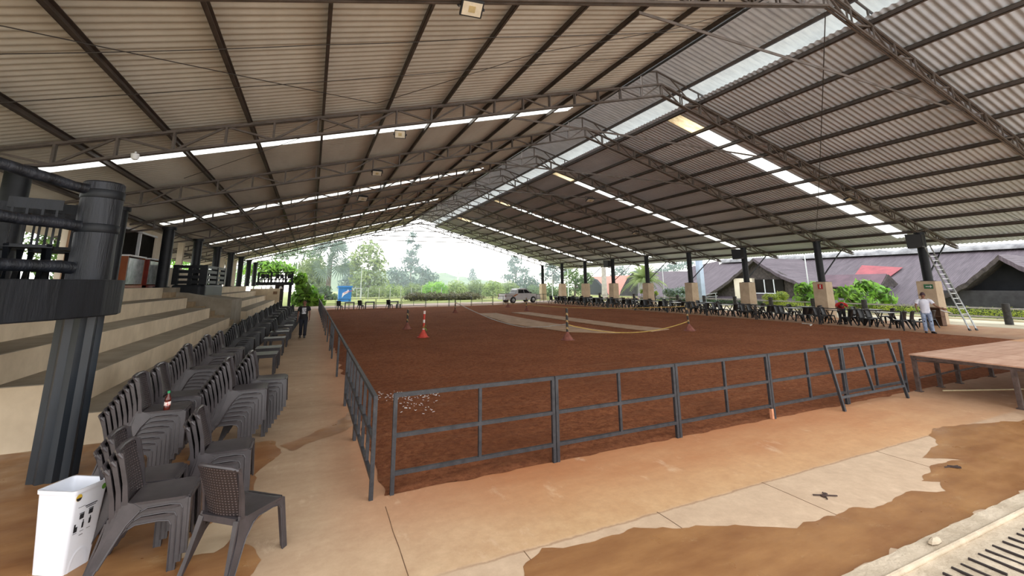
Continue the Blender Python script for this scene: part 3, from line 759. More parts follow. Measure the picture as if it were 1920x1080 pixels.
m_ink = M('black_print', (44, 44, 50), (36, 36, 40), 5, .6); m_yel = M('yellow_sticker', (226, 190, 70), (200, 160, 50), 9, .5); m_grn = M('green_sticker', (108, 160, 60), (80, 130, 44), 12, .5)
def sticker(u, z, ru, rz_, mat, nm, off=.003, n=16, half=0):
    mb = MB(); c = [side(u + ru * cos(2 * pi * k / n), z + rz_ * sin(2 * pi * k / n), off) for k in range(n)]
    if half: c = [side(u + ru * cos(pi + pi * k / n), z + rz_ * sin(pi + pi * k / n), off) for k in range(n + 1)]
    mb.add(c, [list(range(len(c)))]); mb.build(nm, mat, t)
sticker(-.72, .585, .17, .028, m_yel, 'yellow_sticker'); sticker(-.72, .583, .15, .024, m_ink, 'sticker_print', .004, half=1); sticker(.72, .595, .15, .024, m_grn, 'green_sticker')
def rect(u, z, du, dz, off=.003): MB().add([side(u - du, z - dz, off), side(u + du, z - dz, off), side(u + du, z + dz, off), side(u - du, z + dz, off)], [(0, 1, 2, 3)]).build('printed_mark', m_ink, t)
rect(.12, .49, .36, .004); rect(.12, .476, .3, .003); rect(-.45, .5, .2, .0018)
for u, z in ((-.35, .42), (.18, .43)):
    rect(u, z, .13, .02); rect(u - .02, z + .026, .15, .003)
rect(-.62, .33, .11, .02); rect(-.68, .36, .05, .014)
rect(-.2, .345, .06, .022); rect(-.2, .375, .03, .012); rect(.22, .355, .07, .022); rect(.22, .385, .03, .008)
for u in (-.62, -.2, .22): rect(u, .3, .12, .0018)
rect(-.2, .27, .12, .0025)

# ------------------------------------------------------------------ wet patches
m_wet, nt, b, out = new_mat('wet_brown_concrete'); N = NT(nt); co = N.coord()
c = N.ramp(N.noise(co, 1.7, 7, .65, (.5, 1.5, 1)), .3, .7, lin((130, 84, 48)), lin((170, 124, 78)))
c = N.mix(N.rng(N.noise(co, 3.6, 7, .75, (.6, 1.3, 1)), .6, .7, 0, .5), c, lin((190, 160, 118)))
N.l(c, b.inputs['Base Color'])
N.l(N.ramp(N.noise(co, 2.4, 4), .3, .7, (.24,) * 3 + (1,), (.55,) * 3 + (1,)), b.inputs['Roughness'])
def patch(pts, label, z=.0022, jag=.035, closed=True):
    P = [Vector((x, y, 0)) for x, y in pts]; out = []
    for a, c in zip(P, P[1:] + P[:1]):
        n = max(1, int((c - a).length / .07))
        for k in range(n):
            p = a.lerp(c, k / n); d = Vector((noise.noise((p.x * 4, p.y * 4, 2)), noise.noise((p.x * 4, p.y * 4, 7)), 0)) * jag * 2 + Vector((noise.noise((p.x * 17, p.y * 17, 2)), noise.noise((p.x * 17, p.y * 17, 7)), 0)) * jag * .6
            out.append((p.x + d.x, p.y + d.y, z))
    mb = MB(); mb.v = out; mb.f = [list(range(len(out)))]; mb.m = [0]
    o = mb.build('wet_patch', m_wet); bm = bmesh.new(); bm.from_mesh(o.data); bmesh.ops.triangulate(bm, faces=bm.faces); bm.to_mesh(o.data); bm.free()
    for p in o.data.polygons:
        if p.normal.z < 0: p.flip()
    return tag(o, label, 'wet patch', kind='stuff')
patch([(1.6, 3.3), (1.85, 3.85), (2.1, 3.95), (2.5, 3.86), (3.05, 3.9), (3.5, 3.66), (3.98, 3.5), (4.45, 3.2), (4.9, 3.22), (5.35, 3.2), (5.9, 3.08), (6.4, 3.16), (6.75, 2.98), (6.95, 3.12), (6.8, 3.24), (7.5, 3.42), (8.1, 3.36), (7.7, 3.6), (8.5, 3.75), (8.9, 4.02), (9.6, 4.14), (10.3, 3.95), (11.2, 3.7), (12.5, 3.4), (12.6, 2.6), (4, 2.6), (2.2, 2.6), (1.7, 2.7)],
      'wide wet brown patch on the concrete along the kerb at the right')
patch([(-4.4, 9.15), (-2.7, 9.15), (-2.2, 8.7), (-1.3, 8.3), (-.4, 8.2), (-.2, 7.6), (-.45, 6.9), (-.42, 6.2), (-.3, 5.7), (-.42, 5.3), (-.2, 4.85), (-.5, 4.3), (-1.0, 4.2), (-3, 4.6), (-4.6, 6.5)], 'wet brown patch under the chair stacks at the left')
m_walkdry = M('dry_pale_concrete', (206, 184, 154), (190, 164, 132), 2.2, .8)
def dry(pts, label):
    o = patch(pts, label, .0042, .03); o.data.materials[0] = m_walkdry; o.name = 'dry_patch'; o['category'] = 'dry patch'
dry([(-.92, 5.2), (-.62, 5.12), (-.5, 5.35), (-.55, 5.8), (-.42, 6.02), (-.6, 6.0), (-.75, 5.75), (-.95, 5.45)], 'pale dry patch between the front stack and the single chair')
dry([(-1.9, 7.0), (-1.2, 6.8), (-.75, 6.95), (-.8, 7.15), (-1.5, 7.3)], 'pale dry patch behind the short stacks')
patch([(-.25, 7.9), (.2, 8.3), (.6, 8.7), (.82, 9.3), (.95, 9.2), (.9, 8.5), (.6, 8.15), (.2, 7.85), (-.1, 7.6)], 'wet streak running from the barrier to the walkway stacks', .0046)
m_foam = M('white_foam_scraps', (236, 230, 226), (214, 204, 198), 30, .8)
mb = MB()
for k in range(120):
    q_ = on_z(RN.uniform(700, 825), RN.gauss(749, 6)); x, yv = q_.x, q_.y; a = RN.uniform(0, pi); r = RN.uniform(.01, .024)
    if RN.random() < .22: q_ = on_z(RN.uniform(745, 815), RN.gauss(772, 5)); x, yv = q_.x, q_.y
    mb.bar((x - r * cos(a), yv - r * sin(a), .055), (x + r * cos(a), yv + r * sin(a), .06), r * .7, .005)
tag(mb.build('white_scraps', m_foam), 'white scraps scattered on the soil behind the front corner barrier', 'scraps', kind='stuff')
m_twig = M('dark_twig', (74, 56, 50), (56, 42, 38), 20, .8)
mb = MB().bar((5.28, 3.55, .012), (5.5, 3.42, .012), .012, .01).bar((5.32, 3.42, .012), (5.44, 3.54, .012), .012, .01).bar((5.34, 3.48, .012), (5.42, 3.49, .02), .03, .02)
tag(mb.build('dry_twig', m_twig), 'dark dry twig lying on the pale slab near the wet edge', 'twig')
mb = MB().bar((7.55, 3.3, .012), (7.75, 3.25, .012), .012, .01).bar((7.62, 3.3, .012), (7.7, 3.2, .018), .03, .018)
tag(mb.build('dry_leaf', m_twig), 'small dark leaf at the wet edge on the right', 'leaf')

# ------------------------------------------------------------------ kerb and grooved stone at the bottom right
m_kerb = M('pale_rough_concrete', (206, 188, 164), (178, 160, 136), 3, .85, bump=.5, bscale=22, bdist=.03)
m_slot = M('drain_slot_shade', (58, 48, 46), (46, 38, 36), 9, .9)
def kerbtop(u, v):
    x = 2.2 + 10 * u; return (x, 2.55 - .15 * v + .012 * noise.noise((x * 5, v * 2, 0)), .05 + .006 * noise.noise((x * 6, v * 4, 1)))
structure(MB().slab(kerbtop, 120, 3, (0, 0, -.35)).build('trim_2', m_kerb, smooth=True), 'pale concrete kerb')
structure(MB().bar((2.2, 2.385, .045), (12, 2.375, .045), .04, .05).build('trim_3', m_kerb, bevel=.02), 'raised lip behind the kerb')
def rough(u, v):
    x = 2.2 + 10 * u; yv = 2.37 - 2.6 * v; return (x, yv, .03 + .012 * noise.noise((x * 7, yv * 7, 3)))
structure(MB().slab(rough, 150, 40, (0, 0, -.3)).build('floor_ramp', m_kerb, smooth=True), 'rough pale concrete ramp beyond the kerb')
for g, (y0, y1) in enumerate(((1.98, 2.24), (1.55, 1.82))):
    t = thing('drain_slots', 'row of dark drain slots in the rough concrete, %s the kerb' % ('next to' if g == 0 else 'farther from'), 'drain', (0, 0, 0), 0, 'rows of drain slots')
    for k in range(40):
        x = 3.6 + .15 * k + RN.uniform(-.015, .015)
        MB().box(x - .009, x + .009, y0 + RN.uniform(-.05, .06), y1 + RN.uniform(-.01, .01), .0, .044).build('slot', m_slot, t)  # nearly flush dark bars, coloured as the shade inside each slot
t = MB().lathe([(.02, 0), (.06, .01), (.055, .03), (.02, .05)], 7, sx=1.5, sy=.55)
tag(t.build('stone_chip', m_kerb, loc=(5.24, 2.46, .052)), 'grey stone chip lying on the pale kerb', 'stone')

# ------------------------------------------------------------------ plywood platform
m_ply = M('pinkish_plywood', (196, 158, 134), (172, 132, 108), 2.4, .7, sc=(.4, 2.5, 1))
m_ply2 = M('orange_plywood', (206, 160, 118), (186, 136, 96), 2.4, .7, sc=(.4, 2.5, 1))
m_rust = M('rusty_dark_steel', (92, 76, 70), (62, 48, 44), 9, .7)
mods = [(12.12, 13.0), (13.03, 13.86), (13.89, 15.5), (15.53, 17.05), (17.08, 19.0)]
for i, (x0, x1) in enumerate(mods):
    t = thing('platform_section', 'plywood topped stage section on rusty steel legs, %s from the barriers' % ORD[i], 'platform', (x0, 0, 0), 0, 'stage platform sections')
    L_ = x1 - x0
    MB().box(0, L_, 2.2, 5.58, .745, .77).build('board', m_ply if i < 4 else m_ply2, t)
    MB().box(0, L_, 2.22, 2.27, .68, .745).box(0, L_, 5.51, 5.56, .68, .745).box(.02, .06, 2.2, 5.56, .68, .745).box(L_ - .06, L_ - .02, 2.2, 5.56, .68, .745).build('frame', m_rust, t)
    for yv in ((5.52, 4.0, 2.5) if i in (0, 2, 4) else (5.52, 2.5)):
        mbl = MB().bar((.04, yv, 0), (.04, yv, .7), .07, .07, (1, 0, 0)); mbl.box(-.02, .1, yv - .06, yv + .06, 0, .015); mbl.build('leg', m_rust, t)
    MB().bar((.04, 5.5, .64), (L_ * .9, 4.0, .66), .035, .035).build('brace', m_rust, t)
    MB().bar((.04, 5.5, .28), (L_, 5.5, .3), .03, .03).build('brace', m_rust, t)
MBr = MB().path([(12.6, 5.3, .02), (13.4, 5.0, .012), (14.0, 4.75, .012), (14.25, 4.6, .03), (14.35, 4.45, .012)], .015, 6)
tag(MBr.build('cord', M('pale_cord', (206, 188, 150), None, 8, .8), smooth=True), 'pale cord lying on the floor under the stage platform', 'cord')

# ------------------------------------------------------------------ ladder, speakers, signs
def ladder():
    b0 = Vector((29.0, 10.6, 0)); top = Vector((31.28, 12.68, 4.35)); ax = (top - b0).normalized()
    sidev = Vector((.9, -.25, 0)).normalized() * .2
    t = thing('ladder', 'aluminium extension ladder leaning on the rightmost column', 'ladder', b0)
    for s in (-1, 1):
        MB().bar(sidev * s, sidev * s + ax * (top - b0).length, .03, .075, sidev).build('rail', m_chrome, t)
        MB().bar(sidev * s * .8 + ax * 1.6 + Vector((.04, .05, 0)), sidev * s * .8 + ax * 4.6 + Vector((.04, .05, 0)), .03, .06, sidev).build('extension_rail', m_chrome, t)
        MB().bar(sidev * s + Vector((0, 0, 0)), sidev * s + ax * .1, .05, .1, sidev).build('foot', m_plasd, t)
    for k in range(1, 18): MB().bar(sidev * -1 + ax * (.3 * k), sidev + ax * (.3 * k), .03, .035).build('rung', m_chrome, t)
ladder()
m_spk = M('black_speaker_cloth', (34, 34, 36), (24, 24, 26), 30, .8)
for k, (dx_, lb) in {1: (-.8, 'rightmost column, above the ladder'), 3: (-.8, 'third column from the right'), 6: (-.8, 'sixth column from the right')}.items():
    t = thing('speaker', 'black loudspeaker box hung on the ' + lb, 'speaker', (XCR + dx_, TY[k] - .05, 4.55), radians(14), 'loudspeakers on the columns')
    MB().prism([(-.34, -.38), (.3, -.42), (.34, .38), (-.36, .34)], 'x', -.28, .28).build('cabinet', m_plasd, t, bevel=.02)
    MB().box(-.3, .3, -.36, -.345, -.3, .3).build('grille', m_spk, t); MB().bar((.25, .1, .0), (.57, .05, .0), .08, .08).build('bracket', m_black, t)
m_sgr = M('red_sign', (190, 52, 44), (170, 44, 38), 6, .5); m_sgg = M('green_sign', (60, 120, 84), (48, 104, 70), 6, .5)
t = thing('safety_sign', 'small red safety sign with a white figure on the second pier from the right', 'sign', (XCR - .388, TY[2] - .08, 2.02))
MB().box(-.012, 0, -.16, .16, -.16, .16).build('plate', m_sgr, t); MB().box(-.018, -.012, -.03, .03, -.1, .08).box(-.018, -.012, -.05, .01, .08, .12).build('white_figure', m_white, t)
t = thing('safety_sign', 'small green safety sign on the rightmost pier above the man in white', 'sign', (XCR - .388, TY[1] - .12, 2.04))
MB().box(-.012, 0, -.2, .2, -.12, .12).build('plate', m_sgg, t); MB().box(-.018, -.012, -.1, .12, -.02, .02).prism([(-.16, 0), (-.08, .07), (-.08, -.07)], 'x', -.018, -.012).build('white_arrow', m_white, t)
t = thing('wooden_crate', 'brown open wooden shelf at the foot of the rightmost pier', 'shelf', (30.55, 12.6, 0), radians(-8))
MB().box(-.02, .3, -.3, -.27, 0, .95).box(-.02, .3, .27, .3, 0, .95).box(-.02, .3, -.3, .3, 0, .04).box(-.02, .3, -.3, .3, .46, .5).box(-.02, .3, -.3, .3, .91, .95).box(.28, .3, -.3, .3, 0, .95).build('carcass', M('dark_brown_board', (116, 88, 70), (94, 70, 54), 5, .7), t)

# ------------------------------------------------------------------ lights and cables under the roof
m_lens = M('frosted_lamp_glass', (222, 212, 192), (206, 196, 176), 6, .3)
def flood(label, px, py, yv, s=1.0, rx=35):
    p = on_y(px, py, yv)
    t = thing('floodlight', label, 'lamp', p, radians(RN.uniform(-12, 12)), 'floodlights on the trusses')
    t.rotation_euler[0] = radians(-rx)
    MB().box(-.17 * s, .17 * s, -.13 * s, .13 * s, 0, .06 * s).build('housing', m_gutter, t, bevel=.01)
    MB().box(-.145 * s, .145 * s, -.105 * s, .105 * s, -.008, 0).build('glass', m_lens, t)
    MB().box(-.05 * s, .05 * s, -.05 * s, .05 * s, -.012, -.008).build('led_panel', M('led_yellow', (196, 176, 130), None, 5, .5), t)
    MB().bar((-.19 * s, 0, .03), (-.19 * s, .06 * s, .22 * s), .02, .04).bar((.19 * s, 0, .03), (.19 * s, .06 * s, .22 * s), .02, .04).bar((-.19 * s, .06 * s, .22 * s), (.19 * s, .06 * s, .22 * s), .04, .02).build('bracket', m_gutter, t)
flood('square floodlight with pale glass hanging from the first truss at the top edge', 885, 17, 6.4, 1.15, 30)
flood('floodlight under the left half of the second truss beside its skylight', 750, 252, 12.94, 1.0, 60)
flood('floodlight under the left half of the third truss', 707, 325, 18.6, 1.2, 30)
flood('floodlight under the left half of the fourth truss', 680, 373, 24.3, 1.5, 30)
flood('floodlight under the right half of the second truss near its column', 1594, 373, 13.2, 1.5, 20)
flood('floodlight under the right half of the fourth truss', 1107, 376, 24.3, 1.6, 20)
flood('floodlight under the right half of the fifth truss', 1192, 437, 30.0, 1.6, 20)
t = thing('dome_camera', 'small white dome camera under the left end of the second truss', 'camera', on_y(253, 295, 12.9))
MB().lathe([(.02, -.07), (.06, -.05), (.08, 0), (.085, .05)], 16).build('dome', m_white, t, smooth=True); MB().lathe([(.09, .05), (.09, .08), (.02, .09), (.02, .14)], 16).build('base', m_white, t, smooth=True)
m_wire = M('dark_wire', (52, 46, 42), None, 5, .6)
def cable(label, pts, r=.012, sag=0, n=14, mat=m_wire, nm='cable', group='roof cables'):
    P = []
    for a, c in zip(pts, pts[1:]):
        a = Vector(a); c = Vector(c)
        for i in range(n): f = i / n; P.append(a.lerp(c, f) - Vector((0, 0, sag * 4 * f * (1 - f))))
    P.append(Vector(pts[-1]))
    return tag(MB().path(P, r, 6).build(nm, mat, smooth=True), label, nm.replace('_', ' '), group)
def rp(x, y, d=.2): return (x, y, zsheet(x) - d)
cable('thin wire under the left roof, level across the nearest bay', [rp(-9.5, 8.75), rp(-4.5, 8.72), rp(-.2, 8.72), rp(3.4, 8.6), rp(10.5, 8.5)], .009, .03)
cable('thin second wire under the left roof of the nearest bay, nearer the second truss', [rp(-9, 10.4), rp(-2, 10.5), rp(4, 10.3), rp(10.4, 10.0)], .008, .02)
cable('slanting brace wire under the left roof, falling from the left edge to the second truss', [rp(-7.5, 6.6), rp(-4.2, 7.93), rp(1.3, 12.2)], .009, .01)
cable('slanting brace wire under the left roof, rising to the ridge', [rp(1.3, 12.2), rp(5.1, 9.5), rp(9, 8.35), rp(11.2, 7.0)], .009, .01)
cable('slanting brace wire in the second bay of the left roof', [rp(-4.2, 17.6), rp(1.0, 13.2)], .009, .01)
cable('long hanging wire from the first truss peak to the third column', [(12.9, 6.5, 9.95), (31.2, 18.55, 5.0)], .014, .25)
cable('thin wire under the right roof of the nearest bay', [rp(17, 10.8), rp(22, 11.5), rp(30, 9.4), rp(35, 8.8)], .012, .02)
for z, nm in ((9.3, 'upper'), (8.6, 'middle'), (7.7, 'lower')):
    cable('thin %s cable strung across the open far gable' % nm, [(12.8 - (10.5 - z) / SL, 58.2, z), (12.8 + (10.5 - z) / SL, 58.2, z - .2)], .025, .15)

# ------------------------------------------------------------------ cones, posts and tapes in the arena
m_cone = M('dusty_red_brown_rubber', (146, 92, 78), (118, 66, 54), 6, .8)
m_stripe, nt, b, out = new_mat('black_yellow_striped_post'); N = NT(nt); co = N.coord()
wv = N.n('ShaderNodeTexWave', wave_type='BANDS', bands_direction='DIAGONAL'); wv.inputs['Scale'].default_value = 2.2; N.l(co, wv.inputs['Vector'])
N.l(N.ramp(wv.outputs['Fac'], .78, .82, lin((44, 40, 40)), lin((176, 146, 92))), b.inputs['Base Color'])
m_conered = M('faded_red_rubber', (212, 84, 66), (186, 60, 48), 7, .7)
m_redpole, nt, b, out = new_mat('red_white_post'); N = NT(nt); co = N.coord(); sp = N.n('ShaderNodeSeparateXYZ'); N.l(co, sp.inputs[0])
N.l(N.ramp(N.math('FRACT', N.math('MULTIPLY', sp.outputs[2], 2.6)), .62, .66, lin((196, 62, 46)), lin((226, 214, 206))), b.inputs['Base Color'])
CONES = {}
def cone_post(key, label, x, y, h, mats=(None, None), lean=0.0, r=.2):
    t = thing('cone_post', label, 'post', (x, y, .03), 0, 'posts on cone bases'); t.rotation_euler = (0, lean, 0)
    MB().lathe([(r + .05, 0), (r + .05, .03), (r, .035), (.06, .3), (.055, .34)], 18).build('cone_base', mats[0] or m_cone, t, smooth=True)
    MB().lathe([(.05, .3), (.05, h), (.03, h + .02)], 12).build('pole', mats[1] or m_stripe, t, smooth=True)
    CONES[key] = Vector((x + sin(lean) * h, y, h)); return t
cone_post('a', 'dark post on a brown cone, left of the red cone', 4.8, 24.23, 1.0, lean=.02)
rb = cone_post('b', 'red and white post on a red cone with a green ribbon', 4.71, 20.1, 1.16, (m_conered, m_redpole), lean=.03, r=.22)
m_rib = M('green_ribbon', (120, 150, 60), (96, 120, 44), 8, .7)
MB().path([(.06, 0, .42), (.12, -.02, .48), (.06, -.05, .52), (-.04, -.05, .44), (.1, -.06, .36), (.14, -.04, .3)], .022, 6, flat=.3).build('ribbon', m_rib, rb)
cone_post('c', 'striped post on a brown cone, nearest the front barriers', 9.9, 16.3, 1.28, r=.24)
cone_post('d', 'striped post on a brown cone, at the right end of the yellow tape', 17.05, 16.6, 1.25, lean=-.1, r=.24)
cone_post('e', 'dark post on a brown cone, farthest left end of the white tape', 11.0, 35.8, 1.0)
cone_post('f', 'small brown cone with a short yellow post, in front of the pickup', 18.3, 41.5, .75, r=.26)
cone_post('g', 'dark post on a brown cone, beyond the pale strips', 17.2, 35.0, 1.1)
m_ytape = M('yellow_tape', (206, 172, 92), (180, 148, 72), 6, .6); m_wtape = M('white_tape', (228, 222, 214), None, 6, .6)
C_ = CONES
cable('yellow tape sagging between the two nearest cone posts', [C_['c'] - Vector((0, 0, .62)), C_['d'] - Vector((0, 0, .78))], .018, .42, 18, m_ytape, 'tape', 'tapes between the cone posts')
cable('yellow tape stretched from the right cone post to the far post', [C_['d'] - Vector((0, 0, .05)), C_['g'] - Vector((0, 0, .5))], .022, .2, 18, m_ytape, 'tape', 'tapes between the cone posts')
cable('white tape running from the far left post down to the nearest post', [C_['e'] - Vector((0, 0, .1)), (10.9, 27.5, .12), (10.4, 21.5, .1), C_['c'] - Vector((0, 0, .6))], .024, .05, 10, m_wtape, 'tape', 'tapes between the cone posts')
cable('thin yellow tape between the small cone and the far posts', [C_['e'] - Vector((0, 0, .2)), C_['f'] - Vector((0, 0, .2)), C_['g'] - Vector((0, 0, .3))], .018, .15, 10, m_ytape, 'tape', 'tapes between the cone posts')
tag(MB().path([(25.2, 16.3, .06), (24.9, 15.6, .07), (24.3, 15.3, .07)], .035, 6).build('white_pipe', m_wtape, smooth=True), 'short white stick lying on the soil before the red shirted man', 'stick')
# ------------------------------------------------------------------ people
def skin(name, verts, edges, radii, mat, parent, root=0, sub=2):
    me = bpy.data.meshes.new(name); me.from_pydata(verts, edges, [])
    o = bpy.data.objects.new(name, me); COL.objects.link(o)
    o.modifiers.new('skin', 'SKIN')
    for i, r in enumerate(radii):
        sv = me.skin_vertices[0].data[i]; sv.radius = r if isinstance(r, tuple) else (r, r); sv.use_root = (i == root)
    s = o.modifiers.new('sub', 'SUBSURF'); s.levels = s.render_levels = sub
    dg = bpy.context.evaluated_depsgraph_get(); ev = o.evaluated_get(dg)
    m2 = bpy.data.meshes.new_from_object(ev); o.modifiers.clear(); o.data = m2; m2.name = name
    m2.materials.clear(); m2.materials.append(mat); m2.polygons.foreach_set('use_smooth', [True] * len(m2.polygons))
    o.parent = parent; return o
def merge_mesh(o, mb, mat=None):
    me = mb.mesh('x', o.data.materials[0], True); bm = bmesh.new(); bm.from_mesh(o.data); bm.from_mesh(me); bm.to_mesh(o.data); bm.free(); o.data.polygons.foreach_set('use_smooth', [True] * len(o.data.polygons)); bpy.data.meshes.remove(me)
m_skin = M('brown_skin', (136, 94, 72), (120, 80, 60), 6, .55); m_hair = M('black_hair', (30, 26, 24), (20, 18, 16), 30, .7)
def hand(mb, wrist, d, side_):
    d = Vector(d).normalized(); n_ = d.cross(Vector(side_)).normalized(); s_ = Vector(side_).normalized(); w_ = Vector(wrist)
    mb.bar(w_, w_ + d * .095, .07, .03, n_, w2=.078, h2=.026)
    for k, (off, ln) in enumerate(((-.03, .07), (-.01, .082), (.011, .077), (.031, .06))):
        a = w_ + d * .09 + s_ * off; b_ = a + d * ln * .55 + n_ * .006; c_ = b_ + d * ln * .4 + n_ * .02
        mb.path([a, b_, c_], [.0095, .009, .007], 6)
    a = w_ + d * .03 - s_ * .035; mb.path([a, a + d * .03 - s_ * .025, a + d * .06 - s_ * .032], [.012, .011, .008], 6)
def head(o, c, f, r=.098, tilt=0):
    """head with nose, ears and eyes merged into the body mesh; f faces forward"""
    f = Vector(f).normalized(); up = (Vector((0, 0, 1)) - f * f.z).normalized(); s_ = f.cross(up); c = Vector(c)
    mb = MB()
    def pt(u, v):
        th = pi * v; ph = 2 * pi * u
        x, y, z = sin(th) * cos(ph), sin(th) * sin(ph), cos(th)
        w_ = .78 * (1 - .18 * max(0, -z)); dd = 1.0 if x > 0 else .95
        return tuple(c + (f * (x * dd * .98) + s_ * (y * w_) + up * (z * 1.18)) * r)
    mb.grid(pt, 18, 12)
    mb.path([c + f * r * .93 + up * r * .12, c + f * r * 1.14 - up * r * .2, c + f * r * .95 - up * r * .3], [.008, .016, .01], 6)
    for k in (-1, 1): mb.lathe([(.004, -.022), (.016, -.01), (.017, .012), (.006, .024)], 8, c + s_ * k * r * .8 - f * .005)
    merge_mesh(o, mb)
    return f, up, s_
def eyes(parent, c, f, up, s_, r=.098):
    mb = MB(); c = Vector(c)
    for k in (-1, 1): mb.bar(c + f * r * .93 + s_ * k * .034 + up * .012, c + f * r * .97 + s_ * k * .034 + up * .012, .024, .011, up)
    mb.build('eyes', m_hair, parent)
    MB().bar(c + f * r * .9 - up * r * .52 - s_ * .022, c + f * r * .9 - up * r * .52 + s_ * .022, .012, .008, up).build('mouth', M('lips', (112, 66, 56), None, 6, .5), parent)
def hairshell(parent, c, f, up, s_, r=.104, cut=.35, name='hair', mat=None, brim=False):
    c = Vector(c); mb = MB()
    def pt(u, v):
        ph = 2 * pi * u; fw = max(0, cos(ph)) ** .6; back = .5 if brim else .66
        th = pi * (back + ((.47 if brim else .3) - back) * fw) * v
        x, y, z = sin(th) * cos(ph), sin(th) * sin(ph), cos(th)
        return tuple(c + (f * (x * (.98 if x > 0 else 1.0)) + s_ * (y * .82) + up * (z * 1.22 + .05)) * r)
    mb.grid(pt, 18, 8)
    if brim: mb.slab(lambda u, v: tuple(c + f * (r * .85 + .12 * v * (1 - (2 * u - 1) ** 2 * .5)) + s_ * (u - .5) * .145 + up * (r * .28 - .012 * v)), 8, 4, (0, 0, -.006))
    mb.build(name, mat or m_hair, parent, smooth=True)
def person(label, loc, rz, J, tops, legs_m, shoe_m, short=True, hat=None, facedir=(1, 0, 0), hands=None, torso=(.115, .165), hr=.098, name='person'):
    """J: joints in local space; forward is +x, left is +y"""
    t = thing(name, label, 'person', loc, rz)
    K = ['pel', 'waist', 'chest', 'neck', 'skull', 'sL', 'eL', 'wL', 'sR', 'eR', 'wR', 'hL', 'kL', 'aL', 'hR', 'kR', 'aR', 'tL', 'tR']
    ix = {k: i for i, k in enumerate(K)}; V_ = [J[k] for k in K]
    E_ = [('pel', 'waist'), ('waist', 'chest'), ('chest', 'neck'), ('neck', 'skull'), ('chest', 'sL'), ('sL', 'eL'), ('eL', 'wL'), ('chest', 'sR'), ('sR', 'eR'), ('eR', 'wR'), ('pel', 'hL'), ('hL', 'kL'), ('kL', 'aL'), ('aL', 'tL'), ('pel', 'hR'), ('hR', 'kR'), ('kR', 'aR'), ('aR', 'tR')]
    ra = dict(pel=.12, waist=.11, chest=.12, neck=.052, skull=.055, sL=.052, sR=.052, eL=.038, eR=.038, wL=.027, wR=.027, hL=.085, hR=.085, kL=.055, kR=.055, aL=.038, aR=.038, tL=.035, tR=.035)
    body = skin('body', V_, [(ix[a], ix[b_]) for a, b_ in E_], [ra[k] for k in K], m_skin, t)
    hc = Vector(J['skull']) + (Vector(J['skull']) - Vector(J['neck'])).normalized() * .05
    f, up, s_ = head(body, hc, facedir, hr)
    hb = MB()
    for s in 'LR':
        d = Vector(J['w' + s]) - Vector(J['e' + s]); d = Vector((hands or {}).get(s, d)); hand(hb, J['w' + s], d, Vector((1, .2, 0)) if abs(d.normalized().z) > .6 else Vector((0, 0, 1)))
    merge_mesh(body, hb)
    eyes(t, hc, f, up, s_, hr)
    if hat: hairshell(t, hc, f, up, s_, hr * 1.1, .5, 'cap', hat, True)
    hairshell(t, hc - f * .006, f, up, s_, hr * 1.04)
    # shirt and trousers as lofts that follow the body
    V = {k: Vector(v) for k, v in J.items()}
    def loft(mb, secs, n=18):
        b0 = len(mb.v)
        for i, (c_, rx, ry) in enumerate(secs):
            d = (secs[min(i + 1, len(secs) - 1)][0] - secs[max(i - 1, 0)][0]).normalized(); lat = Vector((0, 1, 0)); fr = lat.cross(d).normalized()
            for k in range(n): an = 2 * pi * k / n; mb.v.append(tuple(c_ + fr * (rx * cos(an)) + lat * (ry * sin(an))))
        for i in range(len(secs) - 1):
            for k in range(n): mb.f.append([b0 + i * n + k, b0 + i * n + (k + 1) % n, b0 + (i + 1) * n + (k + 1) % n, b0 + (i + 1) * n + k]); mb.m.append(0)
        mb.f.append([b0 + k for k in reversed(range(n))]); mb.f.append([b0 + (len(secs) - 1) * n + k for k in range(n)]); mb.m += [0, 0]
    P, W_, Cc, Nk = V['pel'], V['waist'], V['chest'], V['neck']
    dn = (P - W_).normalized(); k_ = torso[1] / .165
    mb = MB()
    loft(mb, [(P + dn * .07, .135 * k_, .172 * k_), (P, .138 * k_, .174 * k_), (W_, .124 * k_, .16 * k_), (W_.lerp(Cc, .5), .128 * k_, .168 * k_), (Cc, .132 * k_, .19 * k_), (Cc.lerp(Nk, .45), .118 * k_, .185 * k_), (Cc.lerp(Nk, .72), .088 * k_, .125 * k_), (Cc.lerp(Nk, .9), .064, .068)])
    for s in 'LR':
        sh, el = V['s' + s], V['e' + s]; fs_ = .62 if short else .97
        mb.path([sh.lerp(Cc, .6) + Vector((0, 0, -.01)), sh.lerp(Cc, .15), sh.lerp(el, .15), sh.lerp(el, fs_ * .6), sh.lerp(el, fs_)], [.09, .08, .076, .072, .071], 14)
    mb.build('shirt', tops, t, smooth=True)
    mb = MB()
    loft(mb, [(P + dn * .13, .115, .15), (P + dn * .06, .128, .164), (P - dn * .04, .124, .158), (P - dn * .1, .115, .146)])
    for s in 'LR':
        h_, kn, an_ = V['h' + s], V['k' + s], V['a' + s]
        mb.path([h_ + Vector((0, 0, .04)), h_.lerp(kn, .3), kn, kn.lerp(an_, .45), kn.lerp(an_, .95)], [.1, .096, .076, .07, .068], 14)
    mb.build('trousers', legs_m, t, smooth=True)
    for s in 'LR':
        a = Vector(J['a' + s]); d = (Vector(J['t' + s]) - a); d.z = 0; d = d.normalized()
        pts = [a - d * .07 + Vector((0, 0, .045 - a.z)), a + Vector((0, 0, .05 - a.z)), a + d * .1 + Vector((0, 0, .042 - a.z)), a + d * .19 + Vector((0, 0, .032 - a.z))]
        MB().path(pts, [.042, .05, .048, .03], 10).build('shoe', shoe_m, t, smooth=True)
    return t
m_blackcloth = M('black_cloth', (24, 24, 27), (16, 16, 18), 12, .8); m_navy = M('dark_navy_denim', (30, 33, 46), (20, 22, 32), 12, .8)
